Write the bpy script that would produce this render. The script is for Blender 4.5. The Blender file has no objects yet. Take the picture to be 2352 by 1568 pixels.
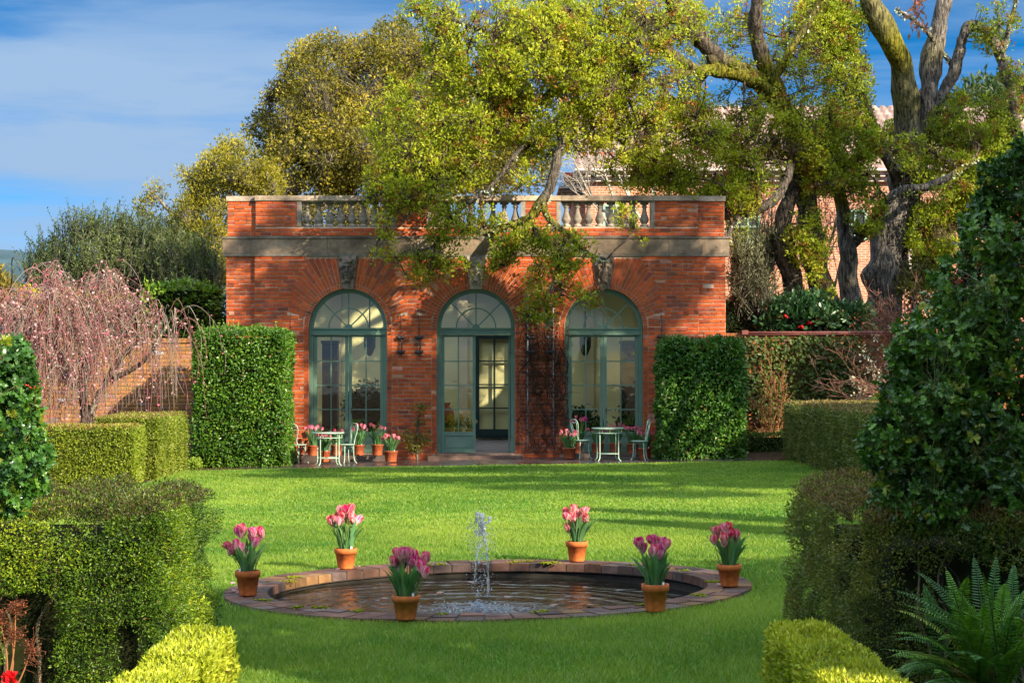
import bpy, math, random
import numpy as np
from mathutils import Vector, Matrix

SC = bpy.context.scene
COL = SC.collection
# ---------------------------------------------------------------- camera
F = 4412.0      # focal length in pixels of a 2352 px wide frame
EYE = 2.15
CX, HY = 1176.0, 850.0
cam = bpy.data.objects.new('camera', bpy.data.cameras.new('camera'))
COL.objects.link(cam)
cam.location = (0, 0, EYE)
cam.rotation_euler = (math.radians(90), 0, 0)
cam.data.sensor_width = 36.0
cam.data.lens = 36.0 * F / 2352.0
cam.data.shift_y = (HY - 784.0) / 2352.0
cam.data.clip_start = 0.2
cam.data.clip_end = 9000
SC.camera = cam
# ---------------------------------------------------------------- light
SUN_ELEV = math.radians(27.0)
SUN_AZ = math.radians(136.0)          # clockwise from +Y: behind the camera, to the right
SUND = np.array([math.sin(SUN_AZ) * math.cos(SUN_ELEV), math.cos(SUN_AZ) * math.cos(SUN_ELEV), math.sin(SUN_ELEV)])
sun = bpy.data.objects.new('sun', bpy.data.lights.new('sun', 'SUN'))
COL.objects.link(sun)
sun.data.energy = 4.8
sun.data.angle = math.radians(0.55)
sun.data.color = (1.0, 0.88, 0.68)
sun.rotation_euler = Vector(SUND).to_track_quat('Z', 'Y').to_euler()
w = bpy.data.worlds.new('World')
SC.world = w
w.use_nodes = True
nt = w.node_tree
nt.nodes.clear()
N = nt.nodes.new
L = nt.links.new
out = N('ShaderNodeOutputWorld'); bg = N('ShaderNodeBackground')
sky = N('ShaderNodeTexSky'); sky.sky_type = 'NISHITA'; sky.sun_disc = False
sky.sun_elevation = SUN_ELEV; sky.sun_rotation = SUN_AZ
sky.air_density = 1.0; sky.dust_density = 0.3; sky.ozone_density = 1.5
tc = N('ShaderNodeTexCoord')
mp = N('ShaderNodeMapping'); mp.inputs['Scale'].default_value = (1, 1, 3.2)
L(tc.outputs['Generated'], mp.inputs['Vector'])
L(mp.outputs['Vector'], sky.inputs['Vector'])
hs = N('ShaderNodeHueSaturation'); hs.inputs['Saturation'].default_value = 1.65; hs.inputs['Value'].default_value = .78
L(sky.outputs['Color'], hs.inputs['Color'])
# thin veil of cloud: stretched noise over direction
m2 = N('ShaderNodeMapping'); m2.inputs['Scale'].default_value = (1.6, 1.6, 11.0); m2.inputs['Rotation'].default_value = (0, math.radians(-4), 0)
m2.inputs['Location'].default_value = (0.35, 0.2, 0.0)
L(tc.outputs['Generated'], m2.inputs['Vector'])
nz = N('ShaderNodeTexNoise'); nz.inputs['Scale'].default_value = 2.6; nz.inputs['Detail'].default_value = 8; nz.inputs['Roughness'].default_value = 0.56; nz.inputs['Distortion'].default_value = 0.3
L(m2.outputs['Vector'], nz.inputs['Vector'])
rp = N('ShaderNodeValToRGB'); rp.color_ramp.elements[0].position = 0.36; rp.color_ramp.elements[1].position = 0.62
rp.color_ramp.elements[0].color = (0.02, 0.02, 0.02, 1); rp.color_ramp.elements[1].color = (0.9, 0.9, 0.9, 1)
L(nz.outputs['Fac'], rp.inputs['Fac'])
mx = N('ShaderNodeMix'); mx.data_type = 'RGBA'
sz = N('ShaderNodeSeparateXYZ'); L(tc.outputs['Generated'], sz.inputs['Vector'])
zb_ = N('ShaderNodeMath'); zb_.operation = 'MULTIPLY_ADD'; L(nz.outputs['Fac'], zb_.inputs[0]); zb_.inputs[1].default_value = -.09; L(sz.outputs['Z'], zb_.inputs[2])
zr = N('ShaderNodeMapRange'); zr.interpolation_type = 'SMOOTHSTEP'; zr.inputs['From Min'].default_value = .085; zr.inputs['From Max'].default_value = .125; zr.inputs['To Min'].default_value = .38; zr.inputs['To Max'].default_value = 0
L(zb_.outputs[0], zr.inputs['Value'])
za = N('ShaderNodeMath'); za.operation = 'MULTIPLY_ADD'; za.use_clamp = True; L(rp.outputs['Color'], za.inputs[0]); za.inputs[1].default_value = .75; L(zr.outputs['Result'], za.inputs[2])
L(za.outputs[0], mx.inputs['Factor'])
L(hs.outputs['Color'], mx.inputs[6])
mx.inputs[7].default_value = (1.26, 1.88, 2.78, 1)
# unseen bright broken cloud high overhead, added to raise the ambient light
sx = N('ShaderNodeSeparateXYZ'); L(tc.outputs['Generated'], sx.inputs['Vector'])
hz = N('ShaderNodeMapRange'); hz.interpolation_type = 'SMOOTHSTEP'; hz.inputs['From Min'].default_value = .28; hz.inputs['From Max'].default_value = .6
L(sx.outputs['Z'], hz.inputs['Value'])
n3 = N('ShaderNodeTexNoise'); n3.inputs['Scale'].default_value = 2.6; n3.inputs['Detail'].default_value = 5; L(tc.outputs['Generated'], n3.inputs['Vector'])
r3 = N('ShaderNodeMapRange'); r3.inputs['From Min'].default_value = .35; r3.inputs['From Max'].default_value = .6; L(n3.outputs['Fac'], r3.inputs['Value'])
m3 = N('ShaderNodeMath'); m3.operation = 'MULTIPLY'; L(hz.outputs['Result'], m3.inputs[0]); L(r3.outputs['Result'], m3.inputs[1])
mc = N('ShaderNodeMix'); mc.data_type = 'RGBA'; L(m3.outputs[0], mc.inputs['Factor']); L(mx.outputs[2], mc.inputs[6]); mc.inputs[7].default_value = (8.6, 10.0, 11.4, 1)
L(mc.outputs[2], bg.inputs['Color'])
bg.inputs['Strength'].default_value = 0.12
L(bg.outputs['Background'], out.inputs['Surface'])
SC.view_settings.view_transform = 'Standard'
SC.view_settings.look = 'None'
SC.view_settings.gamma = 1.0
SC.view_settings.use_curve_mapping = False
SC.view_settings.exposure = 1.25
SC.render.engine = 'CYCLES'
SC.cycles.use_denoising = True
SC.cycles.use_adaptive_sampling = True
SC.cycles.adaptive_threshold = 0.015
SC.cycles.max_bounces = 8
SC.cycles.diffuse_bounces = 3
SC.cycles.glossy_bounces = 3
SC.cycles.transmission_bounces = 6
SC.cycles.transparent_max_bounces = 12
SC.cycles.caustics_reflective = False
SC.cycles.caustics_refractive = False
SC.cycles.sample_clamp_indirect = 6.0

# ---------------------------------------------------------------- helpers
KX = 0.0165      # the garden falls gently to the left
def gz(x): return KX * x
def P(px, py, Y): return np.array([(px - CX) / F * Y, Y, EYE - (py - HY) / F * Y])
def G(px, py, dz=0.0):
    """ground point seen at a pixel"""
    a = (px - CX) / F; b = (py - HY) / F
    Y = (EYE - dz) / (b + KX * a)
    return np.array([a * Y, Y, KX * a * Y + dz])

def vnoise(p, scale, seed=0):
    """value noise in 0..1, p is N x 3"""
    p = np.asarray(p, float) * scale + 137.31
    i = np.floor(p).astype(np.int64); f = p - i
    f = f * f * (3 - 2 * f)
    def h(a, b, c):
        n = (a * 73856093) ^ (b * 19349663) ^ (c * 83492791) ^ (seed * 2654435761)
        n = (n ^ (n >> 13)) * 1274126177
        n = n & 0x7fffffff
        n = ((n ^ (n >> 15)) * 69069 + 12345) & 0x7fffffff
        return (n & 0xffff) / 65535.0
    r = 0
    for dx in (0, 1):
        for dy in (0, 1):
            for dz in (0, 1):
                wgt = (f[:, 0] if dx else 1 - f[:, 0]) * (f[:, 1] if dy else 1 - f[:, 1]) * (f[:, 2] if dz else 1 - f[:, 2])
                r = r + wgt * h(i[:, 0] + dx, i[:, 1] + dy, i[:, 2] + dz)
    return r

ORG = {}
class MB:
    """collects vertices and faces of ONE mesh"""
    def __init__(s):
        s.v = []; s.f = []; s.c = []; s.n = 0
    def add(s, V, faces, col=(.5, .5, .5), mat=0, smooth=False):
        V = np.asarray(V, float).reshape(-1, 3)
        if isinstance(faces, np.ndarray): faces = [faces]
        elif len(faces) and not isinstance(faces[0], np.ndarray):
            g = {}
            for q in faces: g.setdefault(len(q), []).append(q)
            faces = [np.array(x) for x in g.values()]
        col = np.asarray(col, float)
        if col.ndim == 1: col = np.tile(col[:3], (len(V), 1))
        s.v.append(V); s.c.append(col)
        for q in faces: s.f.append((q.astype(np.int64) + s.n, mat, smooth))
        s.n += len(V)
    def build(s, name, mats, parent=None, origin=None):
        if not isinstance(mats, (list, tuple)): mats = [mats]
        me = bpy.data.meshes.new(name)
        if parent is not None: o0 = ORG[parent.name]
        else: o0 = np.array(origin if origin is not None else (0, 0, 0), float)
        V = np.concatenate(s.v) - o0; C = np.concatenate(s.c)
        nl = sum(q.size for q, _, _ in s.f); nf = sum(len(q) for q, _, _ in s.f)
        loops = np.concatenate([q.ravel() for q, _, _ in s.f])
        tot = np.concatenate([np.full(len(q), q.shape[1]) for q, _, _ in s.f])
        mi = np.concatenate([np.full(len(q), m) for q, m, _ in s.f])
        sm = np.concatenate([np.full(len(q), bool(x)) for q, _, x in s.f])
        me.vertices.add(len(V)); me.vertices.foreach_set('co', V.ravel().astype(np.float32))
        me.loops.add(nl); me.loops.foreach_set('vertex_index', loops.astype(np.int32))
        me.polygons.add(nf)
        st = np.concatenate([[0], np.cumsum(tot)[:-1]])
        me.polygons.foreach_set('loop_start', st.astype(np.int32))
        try: me.polygons.foreach_set('loop_total', tot.astype(np.int32))
        except Exception: pass
        me.polygons.foreach_set('material_index', mi.astype(np.int32))
        me.polygons.foreach_set('use_smooth', sm)
        a = me.attributes.new('tint', 'FLOAT_COLOR', 'POINT')
        a.data.foreach_set('color', np.concatenate([C, np.ones((len(C), 1))], 1).ravel().astype(np.float32))
        for m in mats: me.materials.append(m)
        me.update(calc_edges=True)
        o = bpy.data.objects.new(name, me); COL.objects.link(o)
        if parent is not None:
            o.parent = parent
        else:
            o.location = o0
        ORG[o.name] = o0
        return o

def tag(o, label=None, cat=None, group=None, kind=None):
    if label: o['label'] = label
    if cat: o['category'] = cat
    if group: o['group'] = group
    if kind: o['kind'] = kind
    return o
def thing(name, loc, label, cat, group=None):
    o = bpy.data.objects.new(name, None); COL.objects.link(o)
    o.empty_display_size = 0.2
    o.location = [float(x) for x in loc]
    ORG[o.name] = np.array(loc, float)
    return tag(o, label, cat, group)
def copy_tree(o, parent=None):
    c = o.copy(); COL.objects.link(c); c.parent = parent
    ORG[c.name] = ORG[o.name]
    for ch in list(o.children): copy_tree(ch, c)
    return c

BOXF = np.array([[0, 1, 2, 3], [7, 6, 5, 4], [0, 4, 5, 1], [1, 5, 6, 2], [2, 6, 7, 3], [3, 7, 4, 0]])[:, ::-1]
def box(mb, x0, x1, y0, y1, z0, z1, col=(.5, .5, .5), mat=0):
    V = [(x0, y0, z0), (x1, y0, z0), (x1, y1, z0), (x0, y1, z0), (x0, y0, z1), (x1, y0, z1), (x1, y1, z1), (x0, y1, z1)]
    mb.add(V, BOXF, col, mat)
def boxes(mb, C, Hx, R=None, col=(.5, .5, .5), mat=0):
    """many boxes: centres N x 3, half sizes N x 3, optional N x 3 x 3 axes (rows), colour N x 3"""
    C = np.asarray(C, float); Hx = np.asarray(Hx, float); n = len(C)
    sg = np.array([(-1, -1, -1), (1, -1, -1), (1, 1, -1), (-1, 1, -1), (-1, -1, 1), (1, -1, 1), (1, 1, 1), (-1, 1, 1)], float)
    loc = sg[None] * Hx[:, None, :]
    if R is not None: loc = np.einsum('nki,nij->nkj', loc, R)
    V = (C[:, None, :] + loc).reshape(-1, 3)
    Fc = (BOXF[None] + (np.arange(n) * 8)[:, None, None]).reshape(-1, 4)
    col = np.asarray(col, float)
    if col.ndim == 2: col = np.repeat(col, 8, 0)
    mb.add(V, Fc, col, mat)

def frames(D):
    """side and up vectors for directions N x 3"""
    D = D / np.maximum(np.linalg.norm(D, axis=-1, keepdims=True), 1e-9)
    ref = np.where(np.abs(D[..., 2:3]) > 0.9, np.array([1., 0, 0]), np.array([0, 0, 1.]))
    S = np.cross(D, ref); S /= np.maximum(np.linalg.norm(S, axis=-1, keepdims=True), 1e-9)
    U = np.cross(S, D)
    return D, S, U
def tube(mb, pts, rad, n=6, col=(.5, .5, .5), mat=0, smooth=True, cap=True, lump=0.0, seed=0):
    pts = np.asarray(pts, float); m = len(pts)
    rad = np.broadcast_to(np.asarray(rad, float), (m,))
    T = np.gradient(pts, axis=0)
    D, S, U = frames(T)
    for i in range(1, m):                      # keep the frame from flipping
        s = S[i - 1] - D[i] * np.dot(S[i - 1], D[i]); l = np.linalg.norm(s)
        if l > 1e-6: S[i] = s / l; U[i] = np.cross(S[i], D[i])
    a = np.arange(n) / n * 2 * math.pi
    ring = np.cos(a)[None, :, None] * S[:, None, :] + np.sin(a)[None, :, None] * U[:, None, :]
    r = np.repeat(rad[:, None], n, 1)
    if lump:
        q = (pts[:, None, :] + ring * rad[:, None, None]).reshape(-1, 3)
        r = r * (1 + lump * (vnoise(q, 1.1 / max(rad.max(), .02), seed) - .5).reshape(m, n) * 2)
    V = (pts[:, None, :] + ring * r[:, :, None]).reshape(-1, 3)
    i = np.arange(m - 1)[:, None] * n; j = np.arange(n)[None, :]; j2 = (j + 1) % n
    Q = np.stack([i + j, i + j2, i + n + j2, i + n + j], -1).reshape(-1, 4)
    fs = [Q]
    if cap: fs.append(np.array([list(range(n))[::-1]])); fs.append(np.array([[(m - 1) * n + k for k in range(n)]]))
    c = np.asarray(col, float)
    if c.ndim == 2: c = np.repeat(c, n, 0)
    mb.add(V, fs, c, mat, smooth)
def smooth_line(pts, n=8, wob=0.0, seed=0):
    """Catmull-Rom through points of 3 or 4 numbers (x, y, z, r)"""
    p = np.asarray(pts, float); q = np.vstack([2 * p[0] - p[1], p, 2 * p[-1] - p[-2]]); o = []
    for i in range(1, len(q) - 2):
        for t in np.arange(n) / n:
            o.append(.5 * ((2 * q[i]) + (-q[i - 1] + q[i + 1]) * t + (2 * q[i - 1] - 5 * q[i] + 4 * q[i + 1] - q[i + 2]) * t * t + (-q[i - 1] + 3 * q[i] - 3 * q[i + 1] + q[i + 2]) * t ** 3))
    o.append(p[-1]); o = np.array(o)
    if wob:
        for k in range(3): o[1:-1, k] += (vnoise(o[1:-1, :3], 1.6, seed + k) - .5) * 2 * wob
    return o
def twigs(mb, A, B, r0, r1, bend, rng, col, mat=0, segs=2):
    """many thin three-sided twigs, vectorised"""
    A = np.asarray(A, float); B = np.asarray(B, float); n = len(A)
    if n == 0: return
    r0 = np.broadcast_to(r0, (n,)); r1 = np.broadcast_to(r1, (n,))
    Lg = np.linalg.norm(B - A, axis=1, keepdims=True)
    off = rng.normal(0, 1, (n, 3)) * Lg * bend
    D, S, U = frames(B - A)
    rings = []
    for k in range(segs + 1):
        t = k / segs
        c = A + (B - A) * t + off * (4 * t * (1 - t))
        r = (r0 * (1 - t) + r1 * t)[:, None]
        for a in (0, 2.094, 4.189): rings.append(c + (math.cos(a) * S + math.sin(a) * U) * r)
    V = np.stack(rings, 1).reshape(-1, 3); w_ = 3 * (segs + 1)
    base = []
    for k in range(segs):
        for a in range(3):
            b = (a + 1) % 3
            base.append([k * 3 + a, k * 3 + b, k * 3 + 3 + b, k * 3 + 3 + a])
    Fc = (np.array(base)[None] + (np.arange(n) * w_)[:, None, None]).reshape(-1, 4)
    col = np.asarray(col, float)
    if col.ndim == 2: col = np.repeat(col, w_, 0)
    mb.add(V, Fc, col, mat, True)

def unit(v): return v / np.maximum(np.linalg.norm(v, axis=-1, keepdims=True), 1e-9)
LEAFS = {   # outlines (along, across) 0..1, -0.5..0.5
    'plain': np.array([(0, 0), (.45, .5), (1, 0), (.45, -.5)]),
    'oval': np.array([(0, 0), (.25, .42), (.65, .45), (1, 0), (.65, -.45), (.25, -.42)]),
    'holly': np.array([(0, 0), (.12, .42), (.3, .2), (.48, .5), (.62, .22), (.8, .4), (.84, .12), (1, 0), (.84, -.12), (.8, -.4), (.62, -.22), (.48, -.5), (.3, -.2), (.12, -.42)]),
    'oak': np.array([(0, 0), (.2, .15), (.35, .42), (.45, .22), (.7, .5), (.8, .25), (1, .05), (.85, -.2), (.7, -.5), (.5, -.22), (.35, -.42), (.2, -.15)]),
}
def leaves(mb, pos, d, nrm, Ln, Wd, col, shape='plain', fold=.12, mat=0):
    """leaf faces growing from pos along d, facing nrm"""
    o = LEAFS[shape]; n = len(pos)
    d = unit(d); s = unit(np.cross(d, nrm)); up = np.cross(s, d)
    Ln = np.broadcast_to(Ln, (n,))[:, None, None]; Wd = np.broadcast_to(Wd, (n,))[:, None, None]
    t = o[None, :, 0, None]; x = o[None, :, 1, None]
    V = pos[:, None, :] + d[:, None, :] * (t * Ln) + s[:, None, :] * (x * Wd) + up[:, None, :] * (np.abs(x) * 2 * fold * Wd - (t ** 2) * fold * .8 * Ln)
    k = len(o)
    Fc = (np.arange(k)[None] + (np.arange(n) * k)[:, None])
    col = np.asarray(col, float)
    if col.ndim == 2: col = np.repeat(col, k, 0)
    mb.add(V.reshape(-1, 3), Fc, col, mat)
def lathe(mb, prof, c, n=16, col=(.5, .5, .5), mat=0, smooth=True, tilt=None):
    a = np.arange(n) / n * 2 * math.pi
    V = np.array([[(r * math.cos(t), r * math.sin(t), z) for t in a] for r, z in prof]).reshape(-1, 3) + np.array(c)
    m = len(prof); i = np.arange(m - 1)[:, None] * n; j = np.arange(n)[None, :]; j2 = (j + 1) % n
    Q = np.stack([i + j, i + j2, i + n + j2, i + n + j], -1).reshape(-1, 4)
    mb.add(V, [Q], col, mat, smooth)
def ico(mb, C, R, col, rng=None, mat=0, smooth=True):
    """many small octahedral-ish balls"""
    t = (1 + 5 ** .5) / 2
    v = unit(np.array([(-1, t, 0), (1, t, 0), (-1, -t, 0), (1, -t, 0), (0, -1, t), (0, 1, t), (0, -1, -t), (0, 1, -t), (t, 0, -1), (t, 0, 1), (-t, 0, -1), (-t, 0, 1)], float))
    f = np.array([(0, 11, 5), (0, 5, 1), (0, 1, 7), (0, 7, 10), (0, 10, 11), (1, 5, 9), (5, 11, 4), (11, 10, 2), (10, 7, 6), (7, 1, 8), (3, 9, 4), (3, 4, 2), (3, 2, 6), (3, 6, 8), (3, 8, 9), (4, 9, 5), (2, 4, 11), (6, 2, 10), (8, 6, 7), (9, 8, 1)])
    C = np.asarray(C, float); n = len(C); R = np.asarray(R, float)
    if R.ndim < 2: R = np.broadcast_to(R, (n,))[:, None] * np.ones((1, 3))
    V = (C[:, None] + v[None] * R[:, None, :]).reshape(-1, 3)
    Fc = (f[None] + (np.arange(n) * 12)[:, None, None]).reshape(-1, 3)
    col = np.asarray(col, float)
    if col.ndim == 2: col = np.repeat(col, 12, 0)
    mb.add(V, Fc, col, mat, smooth)
def vary(rng, base, n, amt=.2, hue=.06):
    b = np.array(base, float)[None]
    return np.clip(b * (1 + rng.normal(0, amt, (n, 1))) * (1 + rng.normal(0, hue, (n, 3))), .002, .95)
def mixcol(a, b, t):
    t = np.asarray(t)[:, None]
    return np.array(a)[None] * (1 - t) + np.array(b)[None] * t

# ---------------------------------------------------------------- materials
def newmat(name):
    m = bpy.data.materials.new(name); m.use_nodes = True
    m.node_tree.nodes.clear()
    return m, m.node_tree.nodes.new, m.node_tree.links.new
def mat_tint(name, rough=.6, spec=.4, trans=0.0, noise=None, bump=None, metallic=0.0, gain=1.0, coat=0.0, rough_noise=0.0, transcol=1.3):
    """base colour from the 'tint' attribute, mottled by object-space noise"""
    m, N, L = newmat(name)
    o = N('ShaderNodeOutputMaterial'); b = N('ShaderNodeBsdfPrincipled')
    at = N('ShaderNodeAttribute'); at.attribute_name = 'tint'
    src = at.outputs['Color']
    tc = N('ShaderNodeTexCoord')
    if noise:
        for sc, amt, det in noise:
            nz = N('ShaderNodeTexNoise'); nz.inputs['Scale'].default_value = sc; nz.inputs['Detail'].default_value = det
            L(tc.outputs['Object'], nz.inputs['Vector'])
            mr = N('ShaderNodeMapRange'); mr.inputs['From Min'].default_value = .3; mr.inputs['From Max'].default_value = .7
            mr.inputs['To Min'].default_value = 1 - amt; mr.inputs['To Max'].default_value = 1 + amt
            L(nz.outputs['Fac'], mr.inputs['Value'])
            vm = N('ShaderNodeVectorMath'); vm.operation = 'SCALE'
            L(src, vm.inputs[0]); L(mr.outputs['Result'], vm.inputs['Scale'])
            src = vm.outputs['Vector']
    L(src, b.inputs['Base Color'])
    b.inputs['Roughness'].default_value = rough
    b.inputs['Specular IOR Level'].default_value = spec
    b.inputs['Metallic'].default_value = metallic
    if coat: b.inputs['Coat Weight'].default_value = coat
    if rough_noise:
        nz = N('ShaderNodeTexNoise'); nz.inputs['Scale'].default_value = 3.0; nz.inputs['Detail'].default_value = 5
        L(tc.outputs['Object'], nz.inputs['Vector'])
        mr = N('ShaderNodeMapRange'); mr.inputs['From Min'].default_value = .35; mr.inputs['From Max'].default_value = .65
        mr.inputs['To Min'].default_value = max(rough - rough_noise, .02); mr.inputs['To Max'].default_value = rough + rough_noise
        L(nz.outputs['Fac'], mr.inputs['Value']); L(mr.outputs['Result'], b.inputs['Roughness'])
    if bump:
        sc, st, dist = bump
        nz = N('ShaderNodeTexNoise'); nz.inputs['Scale'].default_value = sc; nz.inputs['Detail'].default_value = 6
        L(tc.outputs['Object'], nz.inputs['Vector'])
        bp = N('ShaderNodeBump'); bp.inputs['Strength'].default_value = st; bp.inputs['Distance'].default_value = dist
        L(nz.outputs['Fac'], bp.inputs['Height']); L(bp.outputs['Normal'], b.inputs['Normal'])
    if trans:
        t = N('ShaderNodeBsdfTranslucent')
        vm = N('ShaderNodeVectorMath'); vm.operation = 'MULTIPLY'; vm.inputs[1].default_value = (transcol, transcol, transcol * .6)
        L(src, vm.inputs[0]); L(vm.outputs['Vector'], t.inputs['Color'])
        mx = N('ShaderNodeMixShader'); mx.inputs['Fac'].default_value = trans
        L(b.outputs['BSDF'], mx.inputs[1]); L(t.outputs['BSDF'], mx.inputs[2]); L(mx.outputs['Shader'], o.inputs['Surface'])
    else:
        L(b.outputs['BSDF'], o.inputs['Surface'])
    return m

M_BRICK = mat_tint('brick', .72, .3, noise=[(9, .22, 4), (60, .12, 2)], bump=(45, .5, .006))
M_MORTAR = mat_tint('mortar', .9, .1, noise=[(6, .25, 5)], bump=(50, .3, .004))
M_STONE = mat_tint('weathered_stone', .85, .2, noise=[(.9, .5, 6), (2.6, .35, 6), (11, .22, 4)], bump=(30, .5, .01))
M_GREEN = mat_tint('green_paint', .42, .45, noise=[(4, .1, 5)], bump=(25, .08, .003))
M_IRON = mat_tint('iron', .5, .4, noise=[(12, .2, 3)])
M_PAINT = mat_tint('mint_paint', .5, .4, noise=[(14, .2, 4)], bump=(60, .2, .002))
M_PLASTER = mat_tint('plaster', .9, .1, noise=[(1.2, .1, 5)])
M_WOOD = mat_tint('floor_boards', .5, .3, noise=[(3, .2, 5)])
M_TERRA = mat_tint('terracotta', .75, .25, noise=[(5, .3, 5), (22, .22, 4)], bump=(40, .25, .003))
M_SOIL = mat_tint('soil', .95, .1, noise=[(3, .35, 6), (30, .35, 4)], bump=(14, 1.0, .03))
M_BARK = mat_tint('bark', .9, .15, noise=[(5, .35, 6), (26, .35, 4)], bump=(16, 1.0, .05))
_n = M_BARK.node_tree; _b = [q for q in _n.nodes if q.type == 'BSDF_PRINCIPLED'][0]; _src = _b.inputs['Base Color'].links[0].from_socket
_tc = _n.nodes.new('ShaderNodeTexCoord'); _mp = _n.nodes.new('ShaderNodeMapping'); _mp.inputs['Scale'].default_value = (17, 17, 3.0); _n.links.new(_tc.outputs['Object'], _mp.inputs['Vector'])
_vo = _n.nodes.new('ShaderNodeTexNoise'); _vo.inputs['Scale'].default_value = 1.0; _vo.inputs['Detail'].default_value = 3; _vo.inputs['Distortion'].default_value = .6; _n.links.new(_mp.outputs['Vector'], _vo.inputs['Vector'])
_mr = _n.nodes.new('ShaderNodeMapRange'); _mr.inputs['From Min'].default_value = .36; _mr.inputs['From Max'].default_value = .62; _mr.inputs['To Min'].default_value = .25; _mr.inputs['To Max'].default_value = 1.5; _n.links.new(_vo.outputs['Fac'], _mr.inputs['Value'])
_vm = _n.nodes.new('ShaderNodeVectorMath'); _vm.operation = 'SCALE'; _n.links.new(_src, _vm.inputs[0]); _n.links.new(_mr.outputs['Result'], _vm.inputs['Scale']); _n.links.new(_vm.outputs['Vector'], _b.inputs['Base Color'])
_bp = _n.nodes.new('ShaderNodeBump'); _bp.inputs['Strength'].default_value = 1; _bp.inputs['Distance'].default_value = .06; _n.links.new(_vo.outputs['Fac'], _bp.inputs['Height']); _n.links.new(_bp.outputs['Normal'], _b.inputs['Normal'])
M_TWIG = mat_tint('twig', .85, .15)
M_LEAF = mat_tint('leaf', .5, .35, trans=.30)
M_LEAFTHIN = mat_tint('young_leaf', .5, .3, trans=.42)
M_GLOSSY = mat_tint('glossy_leaf', .36, .4, trans=.2)
M_MYRT = mat_tint('myrtle_leaf', .42, .35, trans=.25)
M_HOLLY = mat_tint('holly_leaf', .33, .42, trans=.22)
M_FINE = mat_tint('hedge_leaf', .45, .35, trans=.25)
M_PETAL = mat_tint('petal', .5, .25, trans=.35, transcol=1.1)
M_BERRY = mat_tint('berry', .25, .5)
M_GRASS = mat_tint('grass_blade', .5, .3, trans=.35)
M_ROOF = mat_tint('roof_tile', .8, .2, noise=[(2, .25, 4)])
M_CORE = mat_tint('hedge_core', .95, .05, noise=[(12, .5, 4)])
M_LICHEN = mat_tint('lichen', .95, .05)
M_DARKGLASS = mat_tint('house_glass', .1, .6)
M_HILL = mat_tint('wooded_hill', .95, .05, noise=[(.02, .3, 6)])

def mat_glass():
    m, N, L = newmat('window_glass')
    o = N('ShaderNodeOutputMaterial'); t = N('ShaderNodeBsdfTransparent'); g = N('ShaderNodeBsdfGlossy'); fr = N('ShaderNodeFresnel')
    g.inputs['Roughness'].default_value = .02; fr.inputs['IOR'].default_value = 1.9
    t.inputs['Color'].default_value = (.93, .95, .92, 1)
    nz = N('ShaderNodeTexNoise'); nz.inputs['Scale'].default_value = 3.0; tc = N('ShaderNodeTexCoord'); L(tc.outputs['Object'], nz.inputs['Vector'])
    bp = N('ShaderNodeBump'); bp.inputs['Strength'].default_value = .08; bp.inputs['Distance'].default_value = .02
    L(nz.outputs['Fac'], bp.inputs['Height']); L(bp.outputs['Normal'], g.inputs['Normal']); L(bp.outputs['Normal'], fr.inputs['Normal'])
    mx = N('ShaderNodeMixShader'); L(fr.outputs['Fac'], mx.inputs['Fac']); L(t.outputs['BSDF'], mx.inputs[1]); L(g.outputs['BSDF'], mx.inputs[2]); L(mx.outputs['Shader'], o.inputs['Surface'])
    return m
M_GLASS = mat_glass()

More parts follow.
